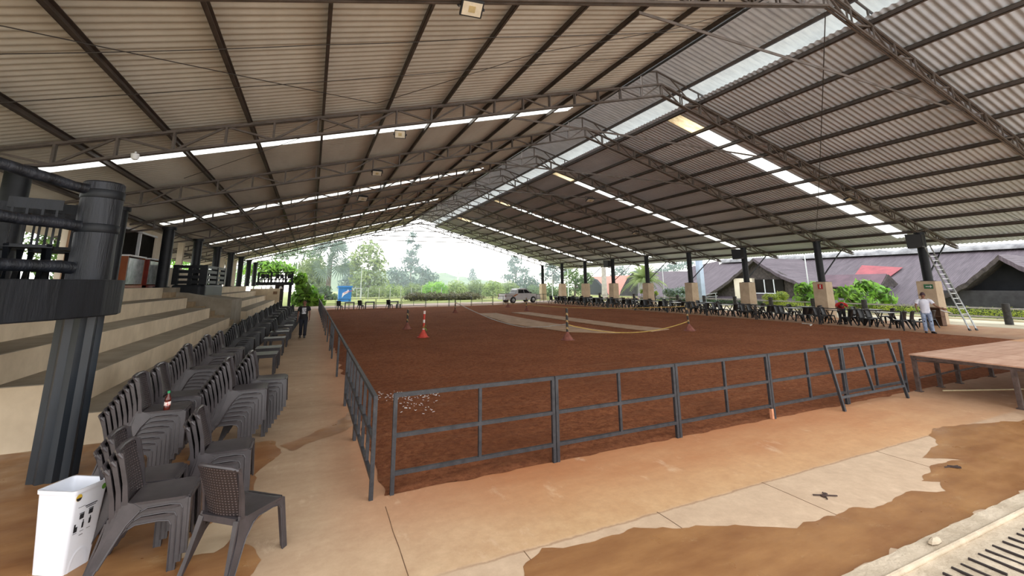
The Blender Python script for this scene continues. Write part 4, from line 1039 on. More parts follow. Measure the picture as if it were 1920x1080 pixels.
m_shoe = M('dark_shoe', (34, 30, 30), (24, 22, 22), 9, .5); m_whitecloth = M('white_shirt_cloth', (226, 226, 236), (206, 208, 222), 6, .8)
m_jeans = M('faded_ripped_jeans', (158, 172, 194), (104, 118, 146), 7, .85); m_capm = M('dark_maroon_cap', (66, 40, 48), (50, 30, 36), 8, .8)
m_redcloth = M('red_shirt_cloth', (196, 44, 42), (160, 32, 32), 7, .8); m_dark = M('dark_trousers', (46, 44, 48), (34, 32, 36), 8, .85)
# man walking on the left: facing the camera (towards -y), slight stride
S_ = .96
J = dict(pel=(0, 0, .93), waist=(0, 0, 1.06), chest=(.02, 0, 1.33), neck=(.03, 0, 1.48), skull=(.05, 0, 1.57), sL=(.01, .19, 1.41), eL=(.0, .25, 1.14), wL=(.1, .25, .9), sR=(.01, -.19, 1.41), eR=(-.02, -.25, 1.14), wR=(.06, -.26, .9),
         hL=(0, .09, .9), kL=(.12, .1, .5), aL=(.1, .1, .08), hR=(0, -.09, .9), kR=(.02, -.09, .5), aR=(-.12, -.09, .1), tL=(.25, .1, .03), tR=(.03, -.09, .03))
J = {k: tuple(Vector(v) * S_) for k, v in J.items()}
t = person('man in a black tee with a white print walking along the left walkway', (-.22, 22.94, 0), radians(-92), J, m_blackcloth, m_navy, m_shoe)
m_print = M('white_shirt_print', (200, 200, 204), (60, 60, 64), 26, .8, lo=.4, hi=.5)
def pr_(u, v): return ((.137 + .014 * v) * S_ + .012 - .012 * (2 * u - 1) ** 2, (u - .5) * .17, 1.06 + .28 * v)
MB().slab(pr_, 6, 6, (-.02, 0, 0)).build('shirt_print', m_print, t)
# man in the white shirt at the right: seen from his right front, looking left, arms reaching out
J = dict(pel=(0, 0, .96), waist=(0, 0, 1.1), chest=(.02, 0, 1.38), neck=(.04, 0, 1.54), skull=(.07, .0, 1.64), sL=(.02, .2, 1.47), eL=(.1, .36, 1.22), wL=(.16, .56, 1.1), sR=(.02, -.2, 1.46), eR=(.08, -.31, 1.2), wR=(.26, -.29, 1.05),
         hL=(0, .09, .93), kL=(.03, .12, .5), aL=(0, .13, .09), hR=(0, -.09, .93), kR=(.03, -.1, .5), aR=(0, -.1, .09), tL=(.13, .2, .03), tR=(.15, -.11, .03))
t = person('man in a white shirt, ripped pale jeans and cap standing by the rightmost pier', (25.6, 10.86, .02), radians(205), J, m_whitecloth, m_jeans, m_shoe, hat=m_capm, facedir=(.75, -.62, -.12), hands={'L': (.2, .9, -.1), 'R': (.5, .2, -.6)}, torso=(.12, .17))
m_rip = M('dark_rip', (40, 42, 52), None, 5, .9)
for y_ in (.12, -.1): MB().slab(lambda u, v: (.112 - .03 * (2 * u - 1) ** 2, y_ + (u - .5) * .08, .5 + .05 * v), 5, 3, (-.02, 0, 0)).build('knee_rip', m_rip, t)
c_ = tag(MB().path([(25.68, 10.34, 1.06), (25.7, 10.2, 1.0), (25.72, 10.1, .98), (25.76, 9.98, .92)], [.05, .07, .06, .03], 8, flat=.5).build('cleaning_rag', m_wtape, smooth=True), 'crumpled white rag held by the man in the white shirt', 'rag')
# man in red bending over a table
J = dict(pel=(-.12, 0, .9), waist=(-.02, 0, 1.0), chest=(.24, 0, 1.1), neck=(.38, 0, 1.1), skull=(.47, 0, 1.07), sL=(.27, .19, 1.1), eL=(.36, .27, .9), wL=(.52, .24, .84), sR=(.27, -.19, 1.1), eR=(.36, -.27, .9), wR=(.54, -.22, .84),
         hL=(-.12, .09, .88), kL=(-.06, .1, .48), aL=(-.1, .1, .09), hR=(-.12, -.09, .88), kR=(-.02, -.1, .48), aR=(-.02, -.1, .09), tL=(.05, .1, .03), tR=(.13, -.1, .03))
p = on_z(1586, 611)
person('man in a red shirt and dark trousers bending over the right side tables', (27.3, 15.35, 0), radians(215), J, m_redcloth, m_dark, m_shoe, facedir=(.75, 0, -.66), torso=(.12, .165))

# ------------------------------------------------------------------ pickup
m_truck = M('silver_white_car_paint', (214, 212, 214), (202, 200, 204), 2, .3, metal=.1); m_tyre = M('black_rubber', (34, 34, 36), (24, 24, 26), 12, .8); m_cglass = M('dark_car_glass', (40, 40, 44), (28, 28, 32), 3, .08)
A_ = Vector((22.4, 50.0, 0)); B_ = Vector((25.5, 50.35, 0))
hd = math.atan2(.5, 3.15)
t = thing('pickup_truck', 'silver white double cab pickup parked beyond the far right corner of the soil', 'car', (24.1, 51.0, 0), hd)
def arch(cx, r, n=9): return [(cx - r * cos(pi * k / n), .36 + r * sin(pi * k / n)) for k in range(n + 1)]
pf = [(-2.6, .62), (-2.55, .45)] + [(-1.98, .42)] + arch(-1.55, .44) + [(-1.1, .36), (1.0, .36)] + arch(1.5, .44) + [(2.35, .38), (2.55, .45), (2.6, .72), (2.5, .95), (2.2, 1.06), (1.15, 1.14), (-.95, 1.16), (-2.6, 1.14)]
body = MB().prism(pf, 'y', -.9, .9).build('body', m_truck, t, bevel=.05)
MB().box(-2.52, -1.0, -.78, .78, 1.1, 1.175).build('load_bed', m_tyre, t)
cb = [(-.98, 1.14), (-.82, 1.66), (-.6, 1.76), (.45, 1.78), (.62, 1.74), (1.3, 1.12)]
mb = MB(); vs_ = []
for (x, z) in cb:
    wv = .86 - .2 * max(0, (z - 1.14)) / .64
    vs_ += [(x, -wv, z), (x, wv, z)]
n = len(cb); fs = [(2 * i, 2 * ((i + 1) % n), 2 * ((i + 1) % n) + 1, 2 * i + 1) for i in range(n)] + [[2 * i for i in range(n)], [2 * i + 1 for i in reversed(range(n))]]
mb.add(vs_, fs); mb.build('cab', m_truck, t, bevel=.04)
def sidewin(x0, x1, xt0, xt1, s):
    z0, z1 = 1.2, 1.64; y0 = (.86 - .2 * (.06) / .64) * s; y1 = (.86 - .2 * (.5) / .64) * s; o = .012 * s
    MB().add([(x0, y0 + o, z0), (x1, y0 + o, z0), (xt1, y1 + o, z1), (xt0, y1 + o, z1), (x0, y0 - o, z0), (x1, y0 - o, z0), (xt1, y1 - o, z1), (xt0, y1 - o, z1)], [(0, 1, 2, 3), (7, 6, 5, 4), (0, 4, 5, 1), (1, 5, 6, 2), (2, 6, 7, 3), (3, 7, 4, 0)]).build('window', m_cglass, t)
for s in (-1, 1): sidewin(-.75, .1, -.66, .08, s); sidewin(.16, 1.1, .14, .55, s)
MB().add([(-.975, -.68, 1.24), (-.975, .68, 1.24), (-.86, .6, 1.6), (-.86, -.6, 1.6), (-.995, -.68, 1.24), (-.995, .68, 1.24), (-.88, .6, 1.6), (-.88, -.6, 1.6)], [(0, 1, 2, 3), (7, 6, 5, 4), (0, 4, 5, 1), (1, 5, 6, 2), (2, 6, 7, 3), (3, 7, 4, 0)]).build('rear_window', m_cglass, t)
MB().add([(1.24, -.76, 1.18), (1.24, .76, 1.18), (.7, .62, 1.68), (.7, -.62, 1.68), (1.28, -.76, 1.2), (1.28, .76, 1.2), (.74, .62, 1.7), (.74, -.62, 1.7)], [(0, 1, 2, 3), (7, 6, 5, 4), (0, 4, 5, 1), (1, 5, 6, 2), (2, 6, 7, 3), (3, 7, 4, 0)]).build('windscreen', m_cglass, t)
for cx in (-1.55, 1.5):
    for s in (-1, 1):
        wb = MB(); pr2 = [(.2, -.12), (.36, -.12), (.38, -.08), (.38, .08), (.36, .12), (.2, .12)]
        wb.lathe([(r, z) for r, z in pr2], 24); wb.v = [(x, z, y) for x, y, z in wb.v]
        w_ = wb.build('wheel', m_tyre, t, smooth=True, loc=(cx, s * .8, .38))
        rb_ = MB().lathe([(.22, .0), (.22, .03), (.05, .045)], 12); rb_.v = [(x, z * s, y) for x, y, z in rb_.v]; rb_.build('rim', m_chrome, w_, loc=(0, s * .1, 0))
MB().box(-2.72, -2.56, -.85, .85, .46, .62).build('rear_bumper', m_truck, t, bevel=.02); MB().box(2.5, 2.68, -.85, .85, .4, .62).build('front_bumper', m_truck, t, bevel=.03)
for s in (-1, 1):
    MB().box(-2.63, -2.56, s * .9 - .12 * (s > 0), s * .9 + .12 * (s < 0), .72, 1.08).build('tail_light', m_red, t); MB().box(1.0, 1.14, s * .9 - .02, s * 1.08 + .02, 1.16, 1.32).build('mirror', m_tyre, t)
MB().box(-2.62, -2.6, -.74, .74, .68, 1.08).build('tailgate', m_truck, t)
m_deco = M('orange_side_decal', (196, 130, 74), (168, 96, 50), 4, .5)
MB().add([(-1.1, -.906, 1.1), (-.75, -.906, 1.1), (-1.35, -.906, .8), (-1.7, -.906, .82)], [(0, 1, 2, 3)]).build('side_decal', m_deco, t)
# ------------------------------------------------------------------ foliage
def leafmat(name, c1, c2, scale=.5, k=.3):
    m, nt, b, out = new_mat(name); N = NT(nt)
    f = N.noise(N.coord(), scale, 5, .7); c = N.ramp(f, .35, .65, lin(c2), lin(c1))
    N.l(c, b.inputs['Base Color']); b.inputs['Roughness'].default_value = .55
    t = N.n('ShaderNodeBsdfTranslucent'); N.l(c, t.inputs[0]); x = N.n('ShaderNodeMixShader'); x.inputs[0].default_value = k
    N.l(b.outputs[0], x.inputs[1]); N.l(t.outputs[0], x.inputs[2]); N.l(x.outputs[0], out.inputs[0]); return m
LM = dict(lime2=leafmat('reed_leaf', (172, 190, 112), (118, 142, 74), .6), dark=leafmat('dark_leaf', (70, 96, 58), (38, 58, 34)), mid=leafmat('mid_green_leaf', (112, 140, 66), (62, 90, 40)), bright=leafmat('bright_green_leaf', (168, 212, 88), (104, 158, 60), .8, .45),
          pale=leafmat('pale_green_leaf', (156, 170, 104), (100, 122, 66)), lime=leafmat('lime_leaf', (192, 200, 80), (140, 158, 50), 1.2), blue=leafmat('blue_green_leaf', (92, 118, 104), (58, 82, 72)),
          brown=leafmat('brown_green_leaf', (120, 116, 80), (78, 74, 54), .8), silver=leafmat('silver_green_leaf', (150, 164, 150), (104, 120, 110), .6))
m_bark = M('grey_brown_bark', (120, 106, 92), (88, 76, 66), 6, .9, bump=.5, bscale=14, sc=(1, 1, .3))
def leaves(mb, c, r, n, leaf, thin=1.0, upb=.3, shell=2.2):
    for _ in range(n):
        while True:
            d = Vector((RN.gauss(0, 1), RN.gauss(0, 1), RN.gauss(0, 1)))
            if d.length > .05: break
        d.normalize(); q = RN.random() ** (1 / shell)
        p = Vector((c[0] + d.x * r[0] * q, c[1] + d.y * r[1] * q, c[2] + d.z * r[2] * q))
        nn = (d + Vector((RN.gauss(0, .6), RN.gauss(0, .6), RN.gauss(0, .6) + upb))).normalized()
        a = nn.cross(Vector((RN.gauss(0, 1), RN.gauss(0, 1), RN.gauss(0, 1)))).normalized(); b_ = nn.cross(a)
        s = leaf * RN.uniform(.55, 1.3); w_ = s * thin
        mb.add([p - a * s, p - b_ * w_ * .5 + a * s * .1, p + a * s, p + b_ * w_ * .5 + a * s * .1], [(0, 1, 2, 3)])
def blob(px, py, rx, ry, y):
    p = on_y(px, py, y); m = metre(p); return p, (rx * m * 1.02, rx * m * .9, ry * m)
def tree(label, y, blobs, mat, leaf=.5, dens=1.0, trunk=None, group=None, name='tree', cat='tree', thin=.7, tr=.25, x=None, shell=2.2):
    """blobs and trunk foot are seen positions turned into points at depth y"""
    B = [blob(*q, y) for q in blobs]
    base = on_y(trunk[0], trunk[1], y) if trunk else Vector((B[0][0].x, B[0][0].y, 0))
    base.z = max(0, base.z) if trunk is None else 0
    t = thing(name, label, cat, base, 0, group)
    mb = MB()
    for c, r in B:
        area = 4 * pi * ((r[0] * r[2]) ** .5) ** 2
        leaves(mb, c - base, r, min(3400, max(80, int(dens * area / (leaf * leaf * thin) * 1.05))), leaf, thin, shell=shell)
    if name == 'shrub':
        st = MB()
        for c, r in B: st.path([Vector(((c - base).x * .3, (c - base).y * .3, 0)), Vector(((c - base).x * .7, (c - base).y * .7, c.z * .6)), c - base], [.05, .035, .02], 5)
        st.build('stems', m_bark, t)
        m2 = MB()
        for c, r in B: leaves(m2, c - base, (r[0] * .8, r[1] * .8, r[2] * .8), min(900, max(40, int(4 * pi * r[0] * r[2] / (leaf * leaf * thin) * .7))), leaf, thin)
        m2.build('inner_leaves', LM['mid'], t, fix=False)  # mid green inner leaves put the shade of the gaps into colour
    mb.build('crown', mat, t, fix=False)
    if trunk:
        tb = MB(); top = sum((c for c, r in B), Vector()) / len(B) - base
        tb.path([Vector((0, 0, 0)), Vector((top.x * .2, top.y * .2, top.z * .45)), top], [tr, tr * .8, tr * .4], 8)
        for c, r in B[:6]: tb.path([Vector((top.x * .2, top.y * .2, top.z * .45)), (c - base) * .85 + top * .15], [tr * .5, tr * .2], 6)
        tb.build('trunk', m_bark, t, smooth=True)
    return t
G_ = 'trees beyond the far lawn'
tree('broad pale green tree beyond the lawn, right of the fan palm', 95, [(692, 468, 26, 18), (668, 490, 20, 20), (705, 495, 24, 22), (682, 520, 28, 22), (712, 528, 20, 24), (668, 545, 18, 18), (700, 550, 24, 14)], LM['pale'], .55, .8, (690, 562), G_)
tree('dark bluish tree behind the broad pale tree', 118, [(655, 500, 16, 20), (664, 520, 14, 20), (650, 535, 18, 18)], LM['blue'], .6, .8, (656, 560), G_)
tree('very tall thin eucalyptus standing above all other trees', 130, [(775, 440, 9, 7), (770, 452, 10, 7), (782, 462, 9, 7), (772, 474, 15, 9), (766, 488, 17, 9), (778, 490, 12, 8), (770, 502, 18, 9)], LM['blue'], .6, .75, (768, 560), G_, thin=.5)
tree('dark rounded tree under the tall eucalyptus, left side', 122, [(742, 512, 20, 14), (756, 528, 22, 16), (735, 535, 16, 14), (770, 545, 20, 14)], LM['blue'], .6, .8, (748, 560), G_)
tree('dark rounded tree under the tall eucalyptus, right side', 120, [(790, 508, 22, 12), (806, 522, 20, 14), (785, 535, 24, 16)], LM['blue'], .6, .8, (792, 560), G_)
tree('small cone shaped tree alone on the hill crest', 168, [(886, 507, 4, 5), (886, 514, 7, 6), (886, 521, 10, 6)], LM['blue'], .55, .9, (886, 532), G_)
tree('tall thin tree rising left of the pickup', 128, [(964, 484, 8, 6), (958, 494, 9, 7), (972, 490, 8, 6), (966, 505, 16, 9), (985, 508, 12, 8), (955, 520, 16, 10)], LM['blue'], .6, .75, (968, 560), G_)
tree('rounded bluish green tree behind the pickup', 100, [(985, 528, 26, 16), (1002, 540, 18, 16), (965, 540, 18, 14)], LM['blue'], .5, .8, (985, 560), G_)
tree('hazy tall tree behind the far right columns', 110, [(1035, 500, 14, 12), (1022, 515, 12, 12), (1045, 520, 14, 14), (1062, 505, 12, 12)], LM['blue'], .55, .75, (1036, 560), G_)
tree('leafy green tree between the far right piers', 72, [(1075, 520, 20, 18), (1090, 538, 18, 18), (1062, 545, 16, 14), (1100, 520, 14, 16)], LM['mid'], .3, .8, (1078, 562), G_)
tree('low leafy tree right of the farthest pier', 74, [(1030, 545, 13, 16), (1044, 550, 12, 12)], LM['mid'], .3, .8, (1034, 563), G_)
tree('thin tree crowns above the red tiled roof', 100, [(1165, 508, 16, 10), (1190, 512, 14, 10), (1150, 515, 10, 8)], LM['blue'], .5, .6, (1170, 555), G_)
tree('hazy tree above the purple roof, right of the leaning palm', 100, [(1262, 500, 22, 10), (1285, 495, 20, 10), (1240, 508, 14, 10)], LM['blue'], .5, .7, (1265, 555), G_)
tree('tall dark tree left of the fan palm, behind the bushes', 100, [(555, 470, 26, 14), (585, 478, 24, 16), (525, 480, 20, 12), (600, 500, 18, 18), (570, 500, 24, 14)], LM['mid'], .5, .5, (565, 560), G_)
tree('pale bamboo clump behind the big leaved plant', 84, [(585, 500, 24, 18), (570, 520, 24, 20), (598, 525, 18, 22), (590, 545, 22, 16)], LM['pale'], .5, .8, (585, 563), G_, name='bamboo_clump', cat='plant', thin=.3)
tree('dark shrub at the foot of the fan palm', 78, [(600, 552, 14, 10), (622, 556, 12, 8), (610, 545, 12, 10)], LM['dark'], .35, .9, None, G_, name='shrub', cat='shrub')
tree('bright green bush above the far balcony', 64, [(495, 497, 22, 10), (520, 500, 24, 12), (543, 508, 14, 10), (505, 512, 24, 10), (470, 505, 14, 12)], LM['bright'], .3, .9, None, G_, name='shrub', cat='shrub')
tree('big leaved bright green plant beside the far balcony post', 57, [(562, 525, 14, 12), (572, 545, 20, 14), (590, 558, 16, 12), (560, 560, 16, 14), (598, 570, 10, 7), (575, 572, 18, 8)], LM['bright'], .5, .55, None, G_, name='shrub', cat='shrub', thin=.8)
for i, (px, w_, h_, mk) in enumerate(((705, 22, 13, 'pale'), (738, 22, 15, 'lime2'), (776, 24, 16, 'pale'), (815, 26, 19, 'bright'), (855, 24, 20, 'lime2'), (893, 22, 20, 'pale'), (925, 22, 21, 'lime2'), (955, 20, 19, 'pale'), (1000, 18, 14, 'mid'))):
    tree('light green reed thicket beyond the lawn, %s from the left' % ORD[i], 82 + (i % 3) * 2, [(px, 556 - h_ * .8, w_ * .8, h_ * .8), (px - w_ * .5, 556 - h_ * .5, w_ * .5, h_ * .7), (px + w_ * .5, 556 - h_ * .55, w_ * .5, h_ * .75)], LM[mk], .55, .9, None, 'reed thickets', name='reed_thicket', cat='plant', thin=.25)
for i, px in enumerate((780, 815, 850, 880)):
    tree('brownish clipped hedge along the lawn, %s piece from the left' % ORD[i], 66, [(px, 555, 21, 8), (px + 12, 557, 16, 7), (px - 12, 558, 16, 6)], LM['brown'], .22, 1.0, None, 'hedge pieces on the lawn', name='hedge', cat='hedge')
tree('low brown hedge between the tall hedge and the pickup', 70, [(905, 560, 14, 3.5), (925, 560, 14, 3)], LM['brown'], .2, 1.2, None, None, name='hedge', cat='hedge')
# trees seen between the columns at the back of the grandstand
for i, (px, py, r_) in enumerate(((330, 480, 30), (372, 500, 26), (440, 515, 20), (462, 500, 16), (478, 515, 16), (100, 400, 60), (150, 420, 50))):
    p = on_x(px, py, -15.5)
    t = thing('tree', 'green tree behind the grandstand columns, %s one' % ORD[i], 'tree', (p.x, p.y, 0), 0, 'trees behind the grandstand')
    mb = MB(); m_ = metre(p); leaves(mb, (0, 0, p.z), (r_ * m_ * .8, r_ * m_ * 1.2, r_ * m_ * .9), 900, .22, .7); leaves(mb, (.3, .5, p.z - r_ * m_), (r_ * m_, r_ * m_, r_ * m_), 700, .22, .7)
    mb.build('crown', LM['mid'] if i % 2 else LM['bright'], t, fix=False); MB().path([(0, 0, 0), (.1, 0, p.z)], [.2, .1], 8).build('trunk', m_bark, t)
# hill
m_hill = M('hazy_green_hill', (96, 116, 74), (70, 92, 58), .25, .95, bump=.5, bscale=3, bdist=.5)
def hill(u, v):
    px = 560 + 560 * u; tops = [(560, 500), (700, 505), (805, 510), (870, 519), (930, 528), (990, 536), (1120, 540)]
    for (a, ya_), (b_, yb_) in zip(tops, tops[1:]):
        if a <= px <= b_: ty = ya_ + (yb_ - ya_) * (px - a) / (b_ - a)
    p = on_y(px, ty, 205); q = on_y(px, 545, 175); q.z = -.5
    r = q.lerp(p, v); r.z += .5 * noise.noise((r.x * .3, r.y * .3, 0)) * v * 2; return tuple(r)
structure(MB().grid(hill, 120, 10).build('hill', m_hill, smooth=True), 'hazy green hill on the horizon')

# ------------------------------------------------------------------ palms
def fan_palm():
    yv = 82; b0 = on_y(613, 562, yv); b0.z = 0; c = on_y(620, 488, yv) - b0; m_ = metre(on_y(620, 488, yv))
    t = thing('fan_palm', 'grey fan palm with a thick trunk standing behind the blue kiosk', 'palm', b0)
    MB().path([(0, 0, 0), c * .5, c], [.5, .36, .34], 12).build('trunk', m_bark, t, smooth=True)
    mb = MB()
    for k in range(22):
        az = RN.uniform(0, 2 * pi); el = RN.uniform(-.7, 1.2); d = Vector((cos(az) * cos(el), sin(az) * cos(el), sin(el))); e = c + d * RN.uniform(2.0, 3.2)
        mb.path([c, c.lerp(e, .5) + Vector((0, 0, .2)), e], [.05, .04, .03], 4)
        nn = (d + Vector((RN.gauss(0, .5), RN.gauss(0, .5), RN.gauss(0, .5)))).normalized(); a = (d - nn * d.dot(nn)).normalized(); b_ = nn.cross(a); R_ = RN.uniform(1.7, 2.4)
        for j in range(15):
            an = -1.9 + 3.8 * j / 14; v = a * cos(an) + b_ * sin(an); w_ = (a * -sin(an) + b_ * cos(an)) * .12
            tip = e + v * R_ - Vector((0, 0, .25)); mb.add([e, e + v * R_ * .6 - w_, tip, e + v * R_ * .6 + w_], [(0, 1, 2, 3)])
    mb.build('fronds', leafmat('fan_frond', (128, 144, 132), (84, 102, 94), .6), t, fix=False)
fan_palm()
def pinnate(label, base, c, n, L_, mat, drop=.9, name='palm'):
    t = thing(name, label, 'palm', base); c = Vector(c)
    MB().path([(0, 0, 0), c * .6, c], [.22, .18, .16], 10).build('trunk', m_bark, t, smooth=True)
    mb = MB()
    for k in range(n):
        az = 2 * pi * k / n + RN.uniform(-.15, .15); el = RN.uniform(.2, 1.25); h_ = Vector((cos(az), sin(az), 0)); pts = []
        for j in range(10):
            s = j / 9; pts.append(c + h_ * (L_ * s * cos(el) * 1.05) + Vector((0, 0, L_ * (s * sin(el) - drop * s * s * cos(el) * .9))))
        mb.path(pts, [.03 * (1 - .8 * j / 9) for j in range(10)], 4)
        for j in range(1, 10):
            d = (pts[j] - pts[j - 1]).normalized(); sd = d.cross(Vector((0, 0, 1))).normalized()
            for f in (0, .5):
                p = pts[j - 1].lerp(pts[j], f)
                for s_ in (-1, 1):
                    tip = p + (sd * s_ + d * .6 - Vector((0, 0, .55))).normalized() * L_ * .3 * (1.1 - .6 * j / 9); w_ = d * .06
                    mb.add([p - w_, tip, p + w_], [(0, 1, 2)])
    mb.build('fronds', mat, t, fix=False); return t
p = on_y(1210, 556, 46); p.z = 0; c = on_y(1210, 530, 46)
pinnate('green feather palm with arching fronds outside the fifth pier', p, (0, 0, c.z + .3), 40, 3.1, LM['pale'])
p = on_y(1215, 545, 47.5)
tree('yellow orange flower spike bush at the foot of the feather palm', 46.5, [(1203, 546, 4, 5), (1230, 550, 5, 5)], LM['lime'], .12, .9, None, None, name='shrub', cat='shrub')
p = on_y(1134, 560, 60); p.z = 0; c = on_y(1131, 480, 60) - p
t = thing('royal_palm', 'smooth grey palm trunk rising between the sixth and seventh piers', 'palm', p)
MB().path([(0, 0, 0), c * .4, c], [.48, .4, .3], 14).build('trunk', M('smooth_grey_bark', (176, 168, 160), (150, 142, 136), 2, .7), t, smooth=True)
mb = MB()
for k in range(8):
    az = 2 * pi * k / 8; a = c + Vector((cos(az) * 1.2, sin(az) * 1.2, .8)); e = c + Vector((cos(az) * 2.4, sin(az) * 2.4, -.6)); w_ = Vector((-sin(az), cos(az), 0)) * .35
    mb.add([c, a - w_, e, a + w_], [(0, 1, 2, 3)])
mb.build('fronds', LM['mid'], t, fix=False)

# ------------------------------------------------------------------ bushes at the right
m_r = 'bushes outside the right columns'
tree('white edged green bush outside the fourth and fifth piers', 38, [(1255, 548, 14, 9), (1278, 546, 14, 10), (1268, 555, 20, 7)], LM['silver'], .16, 1.1, None, m_r, name='shrub', cat='shrub')
tree('yellow green croton bush outside the third pier', 25.5, [(1445, 558, 16, 8), (1465, 555, 14, 9), (1455, 566, 24, 6)], LM['lime'], .13, 1.1, None, m_r, name='shrub', cat='shrub', thin=.3)
tree('big leaved green bush left of the second pier', 22.5, [(1505, 543, 18, 12), (1525, 540, 16, 12), (1510, 560, 24, 9)], LM['bright'], .27, .55, None, m_r, name='shrub', cat='shrub', thin=.8)
tree('largest big leaved green bush between the two nearest piers', 19.5, [(1620, 535, 24, 14), (1645, 548, 26, 16), (1600, 552, 24, 14), (1580, 550, 20, 12), (1660, 562, 22, 10), (1612, 566, 36, 8)], LM['bright'], .27, .55, None, m_r, name='shrub', cat='shrub', thin=.8)
hd_ = thing('hedge', 'clipped lime green hedge behind the outer fence at the right', 'hedge', (37.6, 14, 0))
mb = MB()
for k in range(22): leaves(mb, (0, -9 + k * 1.0, .45), (.45, .8, .35), 260, .07, .6)
mb.build('clipped_leaves', LM['lime'], hd_, fix=False)
h2 = thing('hedge', 'dark leaved hedge behind the lime one, along the roofs', 'hedge', (38.6, 24, 0))
mb = MB()
for k in range(40): leaves(mb, (0, -18 + k * 1.0, .4), (.5, .8, .4), 160, .09, .6)
mb.build('leaves', LM['dark'], h2, fix=False)  # dark leaf colour throughout this hedge
t = thing('flower_bed', 'pink flowering low bushes between the fifth and sixth piers', 'flowers', (36.9, 47, 0))
mb = MB(); mb2 = MB()
for k in range(8): leaves(mb, (0, -4 + k, .3), (.4, .6, .3), 120, .1, .6); leaves(mb2, (-.1, -4 + k, .42), (.4, .6, .3), 70, .07, .8)
mb.build('leaves', LM['dark'], t, fix=False); mb2.build('blossoms', M('pink_blossom', (206, 150, 160), (186, 120, 136), 5, .7), t, fix=False)

# ------------------------------------------------------------------ outer fence
m_fpost = M('dark_weathered_post', (70, 68, 66), (48, 46, 46), 8, .8, bump=.4, bscale=20)
t = thing('outer_fence', 'low fence of thick dark posts and pale rails outside the right columns', 'fence', (34.3, 0, 0))
fy = [7.7] + [11.05 + 3.37 * k for k in range(12)]
for yv in fy: MB().lathe([(.17, 0), (.16, .6), (.165, 1.08), (.15, 1.12)], 14, (0, yv, 0)).build('post', m_fpost, t, smooth=True)
m_frail = M('pale_grey_rail', (196, 194, 190), (170, 168, 164), 6, .6)
for z in (.84, .38): MB().bar((0, 6, z), (0, 50, z), .07, .08).build('rail', m_frail, t)
structure(MB().box(36.6, 36.9, -8, 50, 0, .12).build('trim_4', m_wayside), 'pale kerb behind the outer fence')

# ------------------------------------------------------------------ roofs on the right
m_proof, nt, b, out = new_mat('purple_brown_roof_sheet'); N = NT(nt); co = N.coord()
c = N.ramp(N.noise(co, 1.4, 7, .7, (.4, 2.2, .4)), .3, .75, lin((66, 56, 62)), lin((98, 86, 92)))
c = N.mix(N.rng(N.noise(co, 2.2, 5, .7, (.25, 5, .25)), .62, .74, 0, .4), c, lin((140, 130, 132)))
N.l(c, b.inputs['Base Color']); b.inputs['Roughness'].default_value = .8
wv = N.n('ShaderNodeTexWave', wave_type='BANDS', bands_direction='Y'); wv.inputs['Scale'].default_value = 2.2; N.l(co, wv.inputs['Vector']); N.bump(wv.outputs['Fac'], .5, .04, b)
m_pribs = M('purple_ribbed_sheet', (96, 72, 80), (78, 58, 66), 1.5, .7); m_redp = M('red_roof_sheet', (150, 66, 72), (122, 52, 58), 1.5, .7)
m_thatch = M('dark_grey_thatch', (84, 76, 72), (56, 50, 48), 4, .95, bump=.7, bscale=16, bdist=.08); m_crust = M('pale_crusted_ridge', (150, 148, 148), (92, 90, 92), 1.2, .9, bump=.6, bscale=5, bdist=.1, lo=.3, hi=.6)
m_darkwall = M('dark_grey_wall', (70, 68, 70), (54, 52, 54), 2, .9); m_open = M('dark_gable_and_inner_shade', (34, 36, 40), (26, 28, 32), 2, .9)  # walls are dark grey; the near-black also paints shade inside an open front
t = thing('long_roof', 'long purple brown sheet roof with a crusted pale ridge beyond the fence', 'building', (46, 22, 0))
def rq(p0, p1, p2, p3, th=.12, nu=30, nv=10):
    p0, p1, p2, p3 = map(Vector, (p0, p1, p2, p3))
    return MB().slab(lambda u, v: tuple(p0.lerp(p1, u).lerp(p3.lerp(p2, u), v)), nu, nv, (0, 0, -th))
rq((-4.5, -18, .5), (-4.5, 21.5, .5), (6, 21.5, 5.15), (6, -18, 4.95)).build('roof_slope', m_proof, t, smooth=False)
def crust(u, v):
    yv = -18 + 39.5 * u; a = pi * v; l_ = noise.noise((yv * .9, v * 2, 0)); return (5.8 + .75 * cos(a), yv, 4.78 + u * .2 + (.5 + .2 * l_) * sin(a) - .25 * (1 - v) * abs(noise.noise((yv * 1.4, 3, 0))))
MB().grid(crust, 120, 8).build('ridge_crust', m_crust, t, smooth=True)
rq((0, -.2, 2.56), (0, 2.6, 2.56), (3.0, 3.1, 3.9), (2.2, -.5, 3.55), .03, 4, 4).build('red_patch', m_redp, t)
MB().box(-4.3, -4.1, -18, 21.5, 0, .5).build('front_wall', m_darkwall, t)
t = thing('lean_to_roof', 'small purple ribbed lean-to roof in front of the long roof', 'building', (44, 23.3, 0))
rq((-1.4, -2.5, 1.9), (-1.4, 2.4, 1.9), (0, 2.4, 2.96), (0, -2.5, 2.96), .08, 6, 2).build('roof_slope', m_pribs, t)
MB().prism([(-1.4, 1.86), (0, 2.9), (1.5, 1.9)], 'y', -2.62, -2.5).build('gable_board', m_thatch, t); MB().box(-1.2, .1, -2.4, 2.3, 0, 1.95).build('wall', m_darkwall, t)
